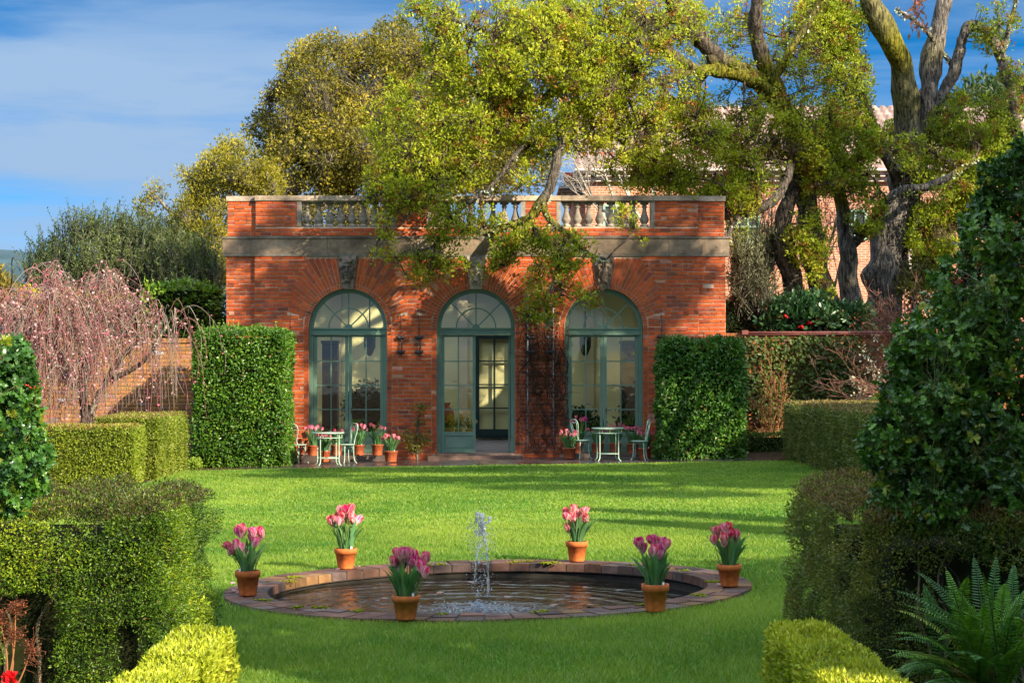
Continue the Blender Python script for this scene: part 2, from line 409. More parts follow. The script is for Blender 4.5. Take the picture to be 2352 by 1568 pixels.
POOL_C = np.array([(1121 - CX) / F * 18.93, 18.93, 0.0])
JET = np.array([(1122 - CX) / F * 18.2, 18.2, -0.12])
def mat_water():
    m, N, L = newmat('pool_water')
    o = N('ShaderNodeOutputMaterial'); b = N('ShaderNodeBsdfPrincipled')
    b.inputs['Base Color'].default_value = (.012, .009, .006, 1); b.inputs['Roughness'].default_value = .03; b.inputs['IOR'].default_value = 1.45
    b.inputs['Specular IOR Level'].default_value = .75
    g = N('ShaderNodeNewGeometry')
    sub = N('ShaderNodeVectorMath'); sub.operation = 'SUBTRACT'; sub.inputs[1].default_value = (JET[0], JET[1], JET[2]); L(g.outputs['Position'], sub.inputs[0])
    wv = N('ShaderNodeTexWave'); wv.wave_type = 'RINGS'; wv.rings_direction = 'SPHERICAL'; wv.inputs['Scale'].default_value = 1.15
    wv.inputs['Distortion'].default_value = 4.5; wv.inputs['Detail'].default_value = 3; wv.inputs['Detail Scale'].default_value = 2.2
    L(sub.outputs['Vector'], wv.inputs['Vector'])
    nz = N('ShaderNodeTexNoise'); nz.inputs['Scale'].default_value = 7.5; nz.inputs['Detail'].default_value = 5; L(g.outputs['Position'], nz.inputs['Vector'])
    # choppy close to the jet
    ln = N('ShaderNodeVectorMath'); ln.operation = 'LENGTH'; L(sub.outputs['Vector'], ln.inputs[0])
    mr = N('ShaderNodeMapRange'); mr.inputs['From Min'].default_value = .1; mr.inputs['From Max'].default_value = 1.0; mr.inputs['To Min'].default_value = 1.5; mr.inputs['To Max'].default_value = .0
    L(ln.outputs['Value'], mr.inputs['Value'])
    n2 = N('ShaderNodeTexNoise'); n2.inputs['Scale'].default_value = 26; n2.inputs['Detail'].default_value = 3; L(g.outputs['Position'], n2.inputs['Vector'])
    mu = N('ShaderNodeMath'); mu.operation = 'MULTIPLY'; L(n2.outputs['Fac'], mu.inputs[0]); L(mr.outputs['Result'], mu.inputs[1])
    a1 = N('ShaderNodeMath'); a1.operation = 'MULTIPLY_ADD'; L(wv.outputs['Fac'], a1.inputs[0]); a1.inputs[1].default_value = .38; L(nz.outputs['Fac'], a1.inputs[2])
    a2 = N('ShaderNodeMath'); a2.operation = 'ADD'; L(a1.outputs[0], a2.inputs[0]); L(mu.outputs[0], a2.inputs[1])
    bp = N('ShaderNodeBump'); bp.inputs['Strength'].default_value = 1.0; bp.inputs['Distance'].default_value = .021
    L(a2.outputs[0], bp.inputs['Height']); L(bp.outputs['Normal'], b.inputs['Normal'])
    L(b.outputs['BSDF'], o.inputs['Surface'])
    return m
M_WATER = mat_water()
def mat_spray():
    m, N, L = newmat('spray_water')
    o = N('ShaderNodeOutputMaterial'); b = N('ShaderNodeBsdfPrincipled'); t = N('ShaderNodeBsdfTransparent')
    b.inputs['Base Color'].default_value = (.75, .82, .9, 1); b.inputs['Roughness'].default_value = .08; b.inputs['IOR'].default_value = 1.33
    b.inputs['Transmission Weight'].default_value = .75
    mx = N('ShaderNodeMixShader'); mx.inputs['Fac'].default_value = .25
    L(b.outputs['BSDF'], mx.inputs[1]); L(t.outputs['BSDF'], mx.inputs[2]); L(mx.outputs['Shader'], o.inputs['Surface'])
    return m
M_SPRAY = mat_spray()
def mat_paving():
    m, N, L = newmat('wet_slate')
    o = N('ShaderNodeOutputMaterial'); b = N('ShaderNodeBsdfPrincipled'); tc = N('ShaderNodeTexCoord')
    br = N('ShaderNodeTexBrick'); br.inputs['Scale'].default_value = 1.0; br.inputs['Brick Width'].default_value = .9; br.inputs['Row Height'].default_value = .6; br.inputs['Mortar Size'].default_value = .012
    br.inputs['Color1'].default_value = (.045, .033, .03, 1); br.inputs['Color2'].default_value = (.07, .05, .05, 1); br.inputs['Mortar'].default_value = (.02, .015, .012, 1)
    L(tc.outputs['Object'], br.inputs['Vector'])
    nz = N('ShaderNodeTexNoise'); nz.inputs['Scale'].default_value = 1.3; nz.inputs['Detail'].default_value = 5; L(tc.outputs['Object'], nz.inputs['Vector'])
    mr = N('ShaderNodeMapRange'); mr.inputs['From Min'].default_value = .4; mr.inputs['From Max'].default_value = .62; mr.inputs['To Min'].default_value = .08; mr.inputs['To Max'].default_value = .45
    L(nz.outputs['Fac'], mr.inputs['Value']); L(mr.outputs['Result'], b.inputs['Roughness'])
    L(br.outputs['Color'], b.inputs['Base Color'])
    bp = N('ShaderNodeBump'); bp.inputs['Strength'].default_value = .15; bp.inputs['Distance'].default_value = .01; L(nz.outputs['Fac'], bp.inputs['Height']); L(bp.outputs['Normal'], b.inputs['Normal'])
    L(b.outputs['BSDF'], o.inputs['Surface'])
    return m
M_PAVE = mat_paving()
def mat_lawn():
    m, N, L = newmat('lawn_turf')
    o = N('ShaderNodeOutputMaterial'); b = N('ShaderNodeBsdfPrincipled'); tc = N('ShaderNodeTexCoord')
    n1 = N('ShaderNodeTexNoise'); n1.inputs['Scale'].default_value = .7; n1.inputs['Detail'].default_value = 6; L(tc.outputs['Object'], n1.inputs['Vector'])
    n2 = N('ShaderNodeTexNoise'); n2.inputs['Scale'].default_value = 22; n2.inputs['Detail'].default_value = 4; L(tc.outputs['Object'], n2.inputs['Vector'])
    ad = N('ShaderNodeMath'); ad.operation = 'ADD'; L(n1.outputs['Fac'], ad.inputs[0]); L(n2.outputs['Fac'], ad.inputs[1])
    r = N('ShaderNodeValToRGB'); r.color_ramp.elements[0].position = .35; r.color_ramp.elements[1].position = .65
    r.color_ramp.elements[0].color = (.065, .165, .014, 1); r.color_ramp.elements[1].color = (.15, .285, .028, 1)
    hf = N('ShaderNodeMath'); hf.operation = 'MULTIPLY'; hf.inputs[1].default_value = .5; L(ad.outputs[0], hf.inputs[0]); L(hf.outputs[0], r.inputs['Fac'])
    L(r.outputs['Color'], b.inputs['Base Color']); b.inputs['Roughness'].default_value = .8; b.inputs['Specular IOR Level'].default_value = .1
    bp = N('ShaderNodeBump'); bp.inputs['Strength'].default_value = .6; bp.inputs['Distance'].default_value = .02; L(n2.outputs['Fac'], bp.inputs['Height']); L(bp.outputs['Normal'], b.inputs['Normal'])
    L(b.outputs['BSDF'], o.inputs['Surface'])
    return m
M_LAWN = mat_lawn()
# ================================================================ ground
rng = np.random.default_rng(7)
mb = MB()
xs = np.linspace(-1, 1, 41); xs = np.sign(xs) * np.abs(xs) ** 2.2 * 2500
ys = np.concatenate([np.linspace(-120, 80, 41), np.geomspace(84, 5000, 24)])
xs = np.sort(np.concatenate([xs, [-3.0, 2.55, -2.9, 2.45]])); ys = np.sort(np.concatenate([ys, [16.1, 21.75, 16.2, 21.65]]))
X, Y = np.meshgrid(xs, ys)
Z = KX * np.clip(X, -25, 25) - .02 + np.where(Y > 49, np.clip((X - 4) * .3, 0, 1) * np.clip((Y - 49) * 2, 0, 1.2), 0)
Z = np.where((X > -2.95) & (X < 2.5) & (Y > 16.15) & (Y < 21.7), -1.2, Z)
V = np.stack([X, Y, Z], -1).reshape(-1, 3); nx = len(xs)
i, j = np.meshgrid(np.arange(len(ys) - 1), np.arange(nx - 1), indexing='ij')
Q = np.stack([i * nx + j, i * nx + j + 1, (i + 1) * nx + j + 1, (i + 1) * nx + j], -1).reshape(-1, 4)
mb.add(V, Q, (.055, .032, .018), 0, True)
tag(mb.build('ground', M_SOIL), kind='structure')

POOL_RO, POOL_RI = 2.59, 2.17
def poly_ring_sheet(mb, outer, hole_c, hole_r, z, col, n=96):
    """lawn sheet with a round hole: rays from the hole to a rectangle"""
    x0, x1, y0, y1 = outer
    a = np.sort(np.concatenate([np.linspace(0, 2 * math.pi, n, endpoint=False), [math.atan2(yy - hole_c[1], xx - hole_c[0]) % (2 * math.pi) for xx in (x0, x1) for yy in (y0, y1)]]))
    n = len(a); d = np.stack([np.cos(a), np.sin(a)], 1)
    tx = np.where(d[:, 0] > 0, (x1 - hole_c[0]) / np.where(np.abs(d[:, 0]) < 1e-9, 1e-9, d[:, 0]), (x0 - hole_c[0]) / np.where(np.abs(d[:, 0]) < 1e-9, -1e-9, d[:, 0]))
    ty = np.where(d[:, 1] > 0, (y1 - hole_c[1]) / np.where(np.abs(d[:, 1]) < 1e-9, 1e-9, d[:, 1]), (y0 - hole_c[1]) / np.where(np.abs(d[:, 1]) < 1e-9, -1e-9, d[:, 1]))
    t = np.minimum(np.where(tx > 0, tx, 1e9), np.where(ty > 0, ty, 1e9))
    ks = np.array([0, .12, .3, .6, 1.0]); rows = []
    for k in ks:
        r = hole_r * (1 - k) + t * k
        q = np.stack([hole_c[0] + d[:, 0] * r, hole_c[1] + d[:, 1] * r], 1)
        rows.append(np.column_stack([q, KX * q[:, 0] + z]))
    V = np.concatenate(rows); i = np.arange(len(ks) - 1)[:, None] * n; j = np.arange(n)[None]; j2 = (j + 1) % n
    mb.add(V, np.stack([i + j, i + n + j, i + n + j2, i + j2], -1).reshape(-1, 4)[:, ::-1], col)
mb = MB()
LAWN = (-7.4, 6.35, 9.0, 43.5)
poly_ring_sheet(mb, LAWN, POOL_C, POOL_RO - .01, .0, (.1, .15, .02))
tag(mb.build('lawn', M_LAWN), kind='structure')
# grass blades
def blades(mb, n, y0, y1, hgt, wid, rng):
    Yb_ = np.sqrt(rng.random(n) * (y1 ** 2 - y0 ** 2) + y0 ** 2)
    half = .27 * Yb_ + .6
    Xb = (rng.random(n) * 2 - 1) * half
    r = np.hypot(Xb - POOL_C[0], Yb_ - POOL_C[1])
    k = (Xb > LAWN[0]) & (Xb < LAWN[1]) & (r > POOL_RO + .005)
    Xb, Yb_ = Xb[k], Yb_[k]; n = len(Xb)
    p = np.stack([Xb, Yb_, KX * Xb], 1)
    th = rng.random(n) * 2 * math.pi
    h = hgt * (.55 + .7 * rng.random(n)) * (.75 + .5 * vnoise(p, .9, 3))
    lean = rng.normal(0, .55, (n, 2)) * h[:, None]
    s = np.stack([np.cos(th), np.sin(th), np.zeros(n)], 1) * (wid * (.6 + .8 * rng.random(n)))[:, None]
    tip = p + np.column_stack([lean, h])
    V = np.stack([p - s, p + s, tip], 1).reshape(-1, 3)
    t = np.clip(vnoise(p, .45, 5) * .75 + vnoise(p, 2.2, 6) * .5 - .12 + rng.normal(0, .2, n), 0, 1)
    c = mixcol((.050, .150, .012), (.265, .345, .042), t)
    dry = rng.random(n) < .03; c[dry] = (.30, .27, .10)
    mb.add(V, (np.arange(3)[None] + (np.arange(n) * 3)[:, None]), np.repeat(c, 3, 0))
mb = MB()
blades(mb, 260000, 10.5, 17.5, .045, .0035, rng)
blades(mb, 330000, 17.5, 27, .04, .0055, rng)
blades(mb, 260000, 27, 43.45, .035, .010, rng)
tag(mb.build('grass', M_GRASS), label='short bright green mown grass covering the lawn round the pool', cat='grass', kind='stuff')

# paving strip in front of the building
mb = MB()
for x0, x1 in ((-6.3, 5.6),):
    V = [(x0, 43.5, gz(x0) - .004), (x1, 43.5, gz(x1) - .004), (x1, 47.6, gz(x1) - .004), (x0, 47.6, gz(x0) - .004)]
    mb.add(V, np.array([[0, 1, 2, 3]]), (.05, .04, .035))
tag(mb.build('paving', M_PAVE), kind='structure')

# ================================================================ pool
pool = thing('round_pool', (POOL_C[0], POOL_C[1], gz(POOL_C[0])), 'round sunken garden pool edged with worn mossy bricks in the lawn', 'pool')
mb = MB(); nb = 64; ztop = .035
a0 = np.linspace(0, 2 * math.pi, nb + 1)
for k in range(nb):
    # radial bricks, each split into two or three along the radius
    cuts = [POOL_RI - .02, POOL_RI + (.16 if k % 2 else .23), POOL_RO] if k % 3 else [POOL_RI - .02, POOL_RI + .2, POOL_RO]
    for c0, c1 in zip(cuts[:-1], cuts[1:]):
        ga = .012 / c0; A = [a0[k] + ga / 2 + rng.normal(0, .001), a0[k + 1] - ga / 2]
        q = []
        zz = ztop + rng.normal(0, .003)
        for z_ in (-.05, zz):
            for r, a in ((c0 + .006, A[0]), (c1 - .006, A[0]), (c1 - .006, A[1]), (c0 + .006, A[1])):
                x = POOL_C[0] + r * math.cos(a); q.append((x, POOL_C[1] + r * math.sin(a), z_ + KX * x))
        base = np.array((.125, .062, .042)) if rng.random() < .6 else np.array((.095, .062, .052))
        if rng.random() < .15: base = np.array((.18, .095, .04))
        col = base * rng.uniform(.7, 1.25)
        V = np.array(q); c = V[:4].mean(0)
        V[4:] = V[4:] * .97 + V[4:].mean(0) * .03
        mb.add(V, BOXF, np.clip(col, 0, 1))
# mortar bed
lathe(mb, [(POOL_RI - .005, -.06), (POOL_RI - .005, .024), (POOL_RO - .012, .024), (POOL_RO - .012, -.06)], (POOL_C[0], POOL_C[1], gz(POOL_C[0])), 96, (.07, .055, .045), 1)
mb.v[-1][:, 2] += KX * (mb.v[-1][:, 0] - POOL_C[0])
mb.build('brick_coping', [M_STONE, M_MORTAR], pool)
mb = MB()
lathe(mb, [(POOL_RI + .05, -.05), (POOL_RI + .02, -.075), (POOL_RI + .02, -.6), (.01, -.6)], (POOL_C[0], POOL_C[1], gz(POOL_C[0])), 96, (.022, .019, .014))
mb.v[-1][:, 2] += KX * (mb.v[-1][:, 0] - POOL_C[0])
mb.build('basin_wall', M_STONE, pool)
# moss tufts on the coping edge
mb = MB()
n = 26; aa = rng.random(n) * 2 * math.pi; cs = []
for a in aa:
    m = rng.integers(14, 40); r = POOL_RI + rng.normal(.02, .03) + rng.random() * .1
    p = np.array([POOL_C[0] + r * math.cos(a), POOL_C[1] + r * math.sin(a)])[None] + rng.normal(0, .035, (m, 2))
    q = np.column_stack([p, np.full(m, .04) + KX * p[:, 0] + rng.normal(0, .006, m)])
    ico(mb, q, np.column_stack([rng.uniform(.008, .02, m), rng.uniform(.008, .02, m), rng.uniform(.004, .01, m)]), vary(rng, (.16, .17, .012), m))
tag(mb.build('moss', M_LICHEN, pool), kind='stuff')
mb = MB()
nr, na = 40, 96
rr = np.linspace(0.02, POOL_RI + .03, nr); aa = np.linspace(0, 2 * math.pi, na, endpoint=False)
R_, A_ = np.meshgrid(rr, aa, indexing='ij')
V = np.stack([POOL_C[0] + R_ * np.cos(A_), POOL_C[1] + R_ * np.sin(A_), np.full_like(R_, -.125)], -1).reshape(-1, 3)
dj = np.hypot(V[:, 0] - JET[0], V[:, 1] - JET[1])
V[:, 2] += .012 * np.sin(dj * 17) * np.exp(-dj * .9) + .018 * np.exp(-dj * 2.6) * (vnoise(V, 16, 2) - .5) * 2
i = np.arange(nr - 1)[:, None] * na; j = np.arange(na)[None]; j2 = (j + 1) % na
mb.add(V, np.stack([i + j, i + na + j, i + na + j2, i + j2], -1).reshape(-1, 4), (.02, .02, .02), 0, True)
tag(mb.build('pool_water', M_WATER), kind='structure')

# ================================================================ the brick garden pavilion
YB = 47.4
S = F / YB
def ux(px): return (px - CX) / S
def uz(py): return EYE - (py - HY) / S
PAV = thing('brick_pavilion', (ux(1093), YB, gz(ux(1093))), 'orange brick garden pavilion with three arched french doors under a stone balustrade', 'building')
DOORX = [799, 1093, 1387]; R0 = 90 / S; RING = 101 / S; ZS = uz(753)
MORT = (.50, .35, .25)
def brick_colors(rng, n):
    t = rng.random(n)
    c = np.where((t < .62)[:, None], vary(rng, (.40, .070, .012), n, .11, .05), np.where((t < .88)[:, None], vary(rng, (.34, .062, .016), n, .13, .05), vary(rng, (.25, .058, .026), n, .2, .07)))
    f = rng.random(n) < .015
    c[f] = vary(rng, (.46, .19, .11), f.sum(), .15)
    return np.clip(c, .01, .8)
COURSE = .0975; BL = .27
def arch_excl(z):
    """half width (m) kept clear of running bricks round each arch at height z"""
    d = (z - ZS) * S
    if d < 34: return RING + .004
    pts = [(34, 138), (41, 136), (101, 121), (149, 91), (160, 84)]
    if d > 163: return 0
    return np.interp(d, [p[0] for p in pts], [p[1] for p in pts]) / S + .006
def run_bricks(mb, x0, x1, z0, z1, y, excl=None, seed=0, proud=.018, tone=1.0):
    r = np.random.default_rng(seed); C = []; Hs = []
    k0 = int(math.floor(z0 / COURSE)); 
    for k in range(k0, int(math.ceil(z1 / COURSE))):
        a, b = max(k * COURSE, z0), min((k + 1) * COURSE, z1)
        if b - a < .03: continue
        iv = [(x0, x1)]
        if excl:
            for c, hw in excl((a + b) / 2):
                if hw <= 0: continue
                iv = [q for (u, v) in iv for q in ((u, min(v, c - hw)), (max(u, c + hw), v)) if q[1] - q[0] > .03]
        flem = k % 6 == 0
        bl = BL * (.52 if flem else 1)
        off = (k % 2) * bl * .5 + (k * .037) % .03
        for u, v in iv:
            e = [u] + [t for t in np.arange(math.floor(u / bl) * bl + off - bl, v, bl) if u + .05 < t < v - .05] + [v]
            for p, q in zip(e[:-1], e[1:]):
                if q - p < .03: continue
                C.append(((p + q) / 2 + r.normal(0, .0025), y + .03 - proud + r.normal(0, .0045), (a + b) / 2 + r.normal(0, .002))); Hs.append(((q - p) / 2 - .0065, .03, (b - a) / 2 - .0105))
    if C: boxes(mb, C, Hs, None, brick_colors(r, len(C)) * tone)

xl, xl2, xr2, xr = ux(518), ux(585), ux(1605), ux(1668)
ZT = uz(588); ZC = uz(543)
RECESS = .13
def backing(mb, x0, x1, z0, z1, y, doors):
    """mortar sheet with arched openings"""
    e = [x0]
    for d in doors: e += [ux(d) - R0, ux(d) + R0]
    e.append(x1)
    for k in range(0, len(e), 2):
        mb.add([(e[k], y, z0), (e[k + 1], y, z0), (e[k + 1], y, z1), (e[k], y, z1)], np.array([[0, 1, 2, 3]]), MORT, 1)
    for d in doors:
        a = np.linspace(math.pi, 0, 33); c = ux(d)
        arc = np.stack([c + R0 * np.cos(a), np.full(33, y), ZS + R0 * np.sin(a)], 1); top = arc.copy(); top[:, 2] = z1
        V = np.concatenate([arc, top]); k = np.arange(32)
        mb.add(V, np.stack([k, k + 1, k + 34, k + 33], 1), MORT, 1)
        # reveal
        prof = np.vstack([[(c - R0, y, z0)], arc, [(c + R0, y, z0)]]); b = prof.copy(); b[:, 1] += .42
        V = np.concatenate([prof, b]); m = len(prof); k = np.arange(m - 1)
        mb.add(V, np.stack([k, k + 1, k + m + 1, k + m], 1), (.30, .10, .04), 0)
mb = MB()
backing(mb, xl2, xr2, -.35, ZT, YB, DOORX)
ex = lambda z: [(ux(d), arch_excl(z)) for d in DOORX]
run_bricks(mb, xl2, xr2, -.3, ZT, YB, ex, 11)
for (a, b, s) in ((xl, xl2, 12), (xr2, xr, 13)):
    mb.add([(a, YB + RECESS, -.35), (b, YB + RECESS, -.35), (b, YB + RECESS, ZT), (a, YB + RECESS, ZT)], np.array([[0, 1, 2, 3]]), MORT, 1)
    run_bricks(mb, a, b, -.3, ZT, YB + RECESS, None, s)
# side returns of the projecting part and end walls
for x, y0, y1 in ((xl2, YB, YB + RECESS), (xr2, YB, YB + RECESS), (xl, YB + RECESS, YB + 9.6), (xr, YB + RECESS, YB + 9.6)):
    mb.add([(x, y0 - .001, -.35), (x, y1, -.35), (x, y1, ZC), (x, y0 - .001, ZC)], np.array([[0, 1, 2, 3]]), (.36, .09, .03), 0)
mb.build('brick_wall', [M_BRICK, M_MORTAR], PAV)

# voussoir arches: header ring + radial bricks, one mesh per arch
for d in DOORX:
    r = np.random.default_rng(d); mb = MB(); c = ux(d)
    def wedge(t0, t1, r0, r1, col, proud=.016, capz=None):
        g = .0085
        q = []
        for y in (YB - proud, YB + .02):
            for rr, tt in ((r0 + g, t0 + g / r0), (r1 - g, t0 + g / r1), (r1 - g, t1 - g / r1), (r0 + g, t1 - g / r0)):
                z = ZS + rr * math.sin(tt)
                q.append((c + rr * math.cos(tt), y, z))
        mb.add(np.array(q), np.array([[0, 1, 2, 3], [0, 4, 5, 1], [1, 5, 6, 2], [2, 6, 7, 3], [3, 7, 4, 0]]), col)
    nring = 46
    cc = brick_colors(r, 2000); ci = 0
    for k in range(nring):
        wedge(k / nring * math.pi, (k + 1) / nring * math.pi, R0, RING, cc[ci]); ci += 1
    for sgn in (-1, 1):
        zz = np.arange(uz(1042), ZS, .098)
        for z in zz:
            z1 = min(z + .098, ZS)
            x0, x1 = (c - RING, c - R0) if sgn < 0 else (c + R0, c + RING)
            boxes(mb, [((x0 + x1) / 2, YB + .013, (z + z1) / 2)], [((x1 - x0) / 2 - .004, .028, (z1 - z) / 2 - .006)], None, cc[ci] * .9); ci += 1
    def rout(t):
        th = math.degrees(min(t, math.pi - t))
        v = np.interp(th, [14, 16.8, 39.8, 58.6, 62.3], [138, 142, 158, 175, 181]) if th < 62.3 else 160 / math.sin(math.radians(th))
        return min(v, 160 / max(math.sin(math.radians(th)), .1)) / S
    nv = 37; t_ = np.linspace(math.radians(15), math.radians(165), nv + 1)
    for k in range(nv):
        tm = (t_[k] + t_[k + 1]) / 2
        zt = math.sin(tm); 
        if abs(math.cos(tm)) * 130 < 15: continue
        ro = rout(tm); L_ = ro - RING
        cuts = [RING, RING + L_ * (.36 if k % 2 else .62), ro] if L_ > .45 else [RING, RING + L_ * (.55 if k % 2 else .45), ro]
        for a, b in zip(cuts[:-1], cuts[1:]):
            wedge(t_[k], t_[k + 1], a, b, cc[ci] * (1.0 if True else 1)); ci += 1
    mb.build('arch', [M_BRICK, M_MORTAR], PAV)
    # keystone with a carved mask
    mb = MB(); zb, zt = uz(664), ZT; 
    nu, nvv = 30, 40
    u, v = np.meshgrid(np.linspace(-.5, .5, nu), np.linspace(-.5, .5, nvv))
    wid = np.interp(v, [-.5, .5], [27 / S, 48 / S])
    x = c + u * wid; z = zb + (v + .5) * (zt - zb)
    uu = u * 1.05
    hgt = .13 * np.sqrt(np.maximum(0, 1 - (uu / .40) ** 2 - ((v - .08) / .40) ** 2))
    gs = lambda cx, cy, sx, sy: np.exp(-((uu - cx) / sx) ** 2 - ((v - cy) / sy) ** 2)
    hgt += .055 * gs(0, .08, .05, .10) + .03 * gs(0, .02, .09, .035)
    hgt -= .055 * (gs(-.15, .13, .075, .045) + gs(.15, .13, .075, .045))
    hgt += .03 * (gs(-.15, .20, .11, .025) + gs(.15, .20, .11, .025)) + .022 * (gs(-.15, .125, .04, .025) + gs(.15, .125, .04, .025))
    hgt += .02 * (gs(-.2, .0, .07, .07) + gs(.2, .0, .07, .07))
    hgt -= .035 * gs(0, -.115, .11, .018); hgt += .02 * (gs(0, -.085, .09, .02) + gs(0, -.15, .08, .02))
    nzz = vnoise(np.stack([u.ravel() * 9, v.ravel() * 11, np.full(u.size, d * .1)], 1), 1.0, 4).reshape(u.shape)
    hair = ((v > .27) | (v < -.22) | (np.abs(uu) > .30)) & (np.abs(uu) < .47)
    hgt += np.where(hair, .085 * nzz * np.where(v < -.34, .6, 1), 0)
    hgt[np.abs(u) > .48] = 0
    y = YB - .07 - hgt
    V = np.stack([x, y, z], -1).reshape(-1, 3)
    i, j = np.meshgrid(np.arange(nvv - 1), np.arange(nu - 1), indexing='ij')
    Q = np.stack([i * nu + j, i * nu + j + 1, (i + 1) * nu + j + 1, (i + 1) * nu + j], -1).reshape(-1, 4)
    tone = {799: (.16, .125, .095), 1093: (.30, .25, .20), 1387: (.15, .115, .085)}[d]
    mb.add(V, Q, tone, 0, True)
    w0, w1 = 13.6 / S, 24.2 / S
    V = [(c - w0, YB - .068, zb), (c + w0, YB - .068, zb), (c + w1, YB - .068, zt), (c - w1, YB - .068, zt)]
    V += [(a_, YB + .05, b_) for a_, _, b_ in V]
    mb.add(V, BOXF, tone)
    mb.build('carved_keystone', M_STONE, PAV)

# cornice, coping, parapet
mb = MB()
def band(z0, z1, proj, tone, jit=.02):
    for a, b, yy in ((xl, xl2, YB + RECESS), (xl2, xr2, YB), (xr2, xr, YB + RECESS)):
        e0 = a - (proj if a != xr2 else -proj); e1 = b + (proj if b != xl2 else -proj)
        cuts = [e0] + ([t for t in np.arange(e0 + 1.9, e1 - .6, 2.1)] if e1 - e0 > 3 else []) + [e1]
        for p, q in zip(cuts[:-1], cuts[1:]):
            g = .003
            box(mb, p + g, q - g, yy - proj, YB + .4, z0, z1, np.array(tone) * rng.uniform(1 - jit * 6, 1 + jit * 6))
band(uz(583.5), uz(548), .085, (.20, .145, .098))
band(uz(548), uz(543), .11, (.13, .105, .08))
mb.build('stone_cornice', M_STONE, PAV)
mb = MB()
band(uz(588), uz(585.6), .05, (.42, .36, .30), 0); band(uz(585.6), uz(583.6), .075, (.36, .30, .25), 0)
mb.build('moulding', M_STONE, PAV)
ZP0, ZP1 = ZC, uz(461)
PB = .30   # parapet thickness
bays = [(682, 908), (980, 1207), (1278, 1504)]
mb = MB()
def par_block(a, b, z0, z1, yy, seed):
    mb.add(*[[(a, yy, z0), (b, yy, z0), (b, yy + PB, z0), (a, yy + PB, z0), (a, yy, z1), (b, yy, z1), (b, yy + PB, z1), (a, yy + PB, z1)], BOXF], MORT, 1)
    run_bricks(mb, a, b, z0, z1, yy, None, seed, tone=1.06)
par_block(xl + .03, xl2, ZP0, ZP1, YB + RECESS + .02, 31)
par_block(xr2, xr - .03, ZP0, ZP1, YB + RECESS + .02, 32)
ed = [xl2 + .02] + [ux(t) for b in bays for t in b] + [xr2 - .02]
for k in range(0, len(ed), 2): par_block(ed[k], ed[k + 1], uz(521), ZP1, YB + .02, 40 + k)
par_block(xl2 + .02, xr2 - .02, ZP0, uz(521), YB + .02, 50)
mb.build('parapet', [M_BRICK, M_MORTAR], PAV)
mb = MB(); z0, z1 = ZP1, uz(449.5)
for a, b, yy in ((xl, xl2 - .01, YB + RECESS), (xr2 + .01, xr, YB + RECESS)): box(mb, a, b, yy - .03, yy + PB + .06, z0, z1, (.32, .25, .19))
for p, q in zip([585, 705, 905, 1095, 1290, 1500], [705, 905, 1095, 1290, 1500, 1605]):
    box(mb, ux(p) + .004, ux(q) - .004, YB - .04, YB + PB + .06, z0, z1, np.array((.34, .26, .185)) * rng.uniform(.9, 1.1))
mb.build('stone_coping', M_STONE, PAV)
mb = MB()
for a, b in bays:
    for p in (a, b - 10): box(mb, ux(p), ux(p + 10), YB + .0, YB + PB + .03, uz(521), ZP1 - .002, (.24, .20, .16))
    box(mb, ux(a + 10), ux(b - 10), YB + .06, YB + .29, uz(521) - .0, uz(519.5), (.23, .19, .15))
    box(mb, ux(a + 10), ux(b - 10), YB + .06, YB + .29, ZP1 - .03, ZP1 - .002, (.33, .28, .22))
mb.build('end_post', M_STONE, PAV)
hb = uz(462.5) - uz(519.5)
prof = [(.0, 0), (.125, 0), (.125, .07), (.085, .085), (.075, .12), (.10, .17), (.128, .25), (.128, .31), (.10, .42), (.07, .55), (.055, .68), (.055, .76), (.085, .785), (.085, .81), (.06, .83), (.06, .87), (.12, .90), (.125, 1.0), (0, 1.0)]
mb = MB(); lathe(mb, [(r * .88, z * hb) for r, z in prof], (0, 0, 0), 16, (.27, .225, .175))
first = None
for a, b in bays:
    for k in range(8):
        x = ux(a + 10 + (b - a - 20) * (k + .5) / 8)
        if first is None:
            first = mb.build('baluster', M_STONE, None); first.parent = PAV; o = first
        else:
            o = first.copy(); COL.objects.link(o)
        o.location = (x - ORG[PAV.name][0], .175, uz(519.5) - ORG[PAV.name][2])
# rear rail on the far side of the roof terrace, roof edge and room
mb = MB()
yb2 = YB + 9.2
box(mb, xl, xr, yb2, yb2 + .25, uz(478), uz(470), (.42, .40, .38))
for t in np.arange(xl + .3, xr, .62): box(mb, t, t + .09, yb2 + .05, yb2 + .2, ZC, uz(478), (.36, .34, .31))
box(mb, xl, xr, yb2 - .02, yb2 + .3, ZC - .1, ZC + .25, (.36, .32, .28))
mb.build('rear_rail', M_STONE, PAV)
mb = MB()
FLZ = uz(1040)
box(mb, xl, xr, YB + .4, YB + 2.4, ZC - .35, ZC - .12, (.5, .46, .36))  # roof left open in the middle, shaped to let light into the room
box(mb, xl, xr, YB + 7.6, YB + 9.5, ZC - .35, ZC - .12, (.5, .46, .36))
for x in (-4.5, -1.2, 2.2): box(mb, x, x + .3, YB + 2.4, YB + 7.6, ZC - .35, ZC - .12, (.45, .4, .3))
mb.build('roof', M_PLASTER, PAV)
mb = MB()
box(mb, xl + .05, xr - .05, YB + 9.0, YB + 9.15, FLZ, ZC - .36, (.60, .56, .27))
box(mb, xl + .02, xl + .2, YB + .45, YB + 9.0, FLZ, ZC - .36, (.60, .51, .28))
box(mb, xr - .2, xr - .02, YB + .45, YB + 9.0, FLZ, ZC - .36, (.60, .51, .28))
for x in (-5.3, -3.4, -1.6, .9, 2.1, 3.6): box(mb, x, x + .3, YB + 8.88, YB + 8.998, FLZ, ZC - .5, (.52, .44, .25))
mb.build('inner_wall', M_PLASTER, PAV)
mb = MB()
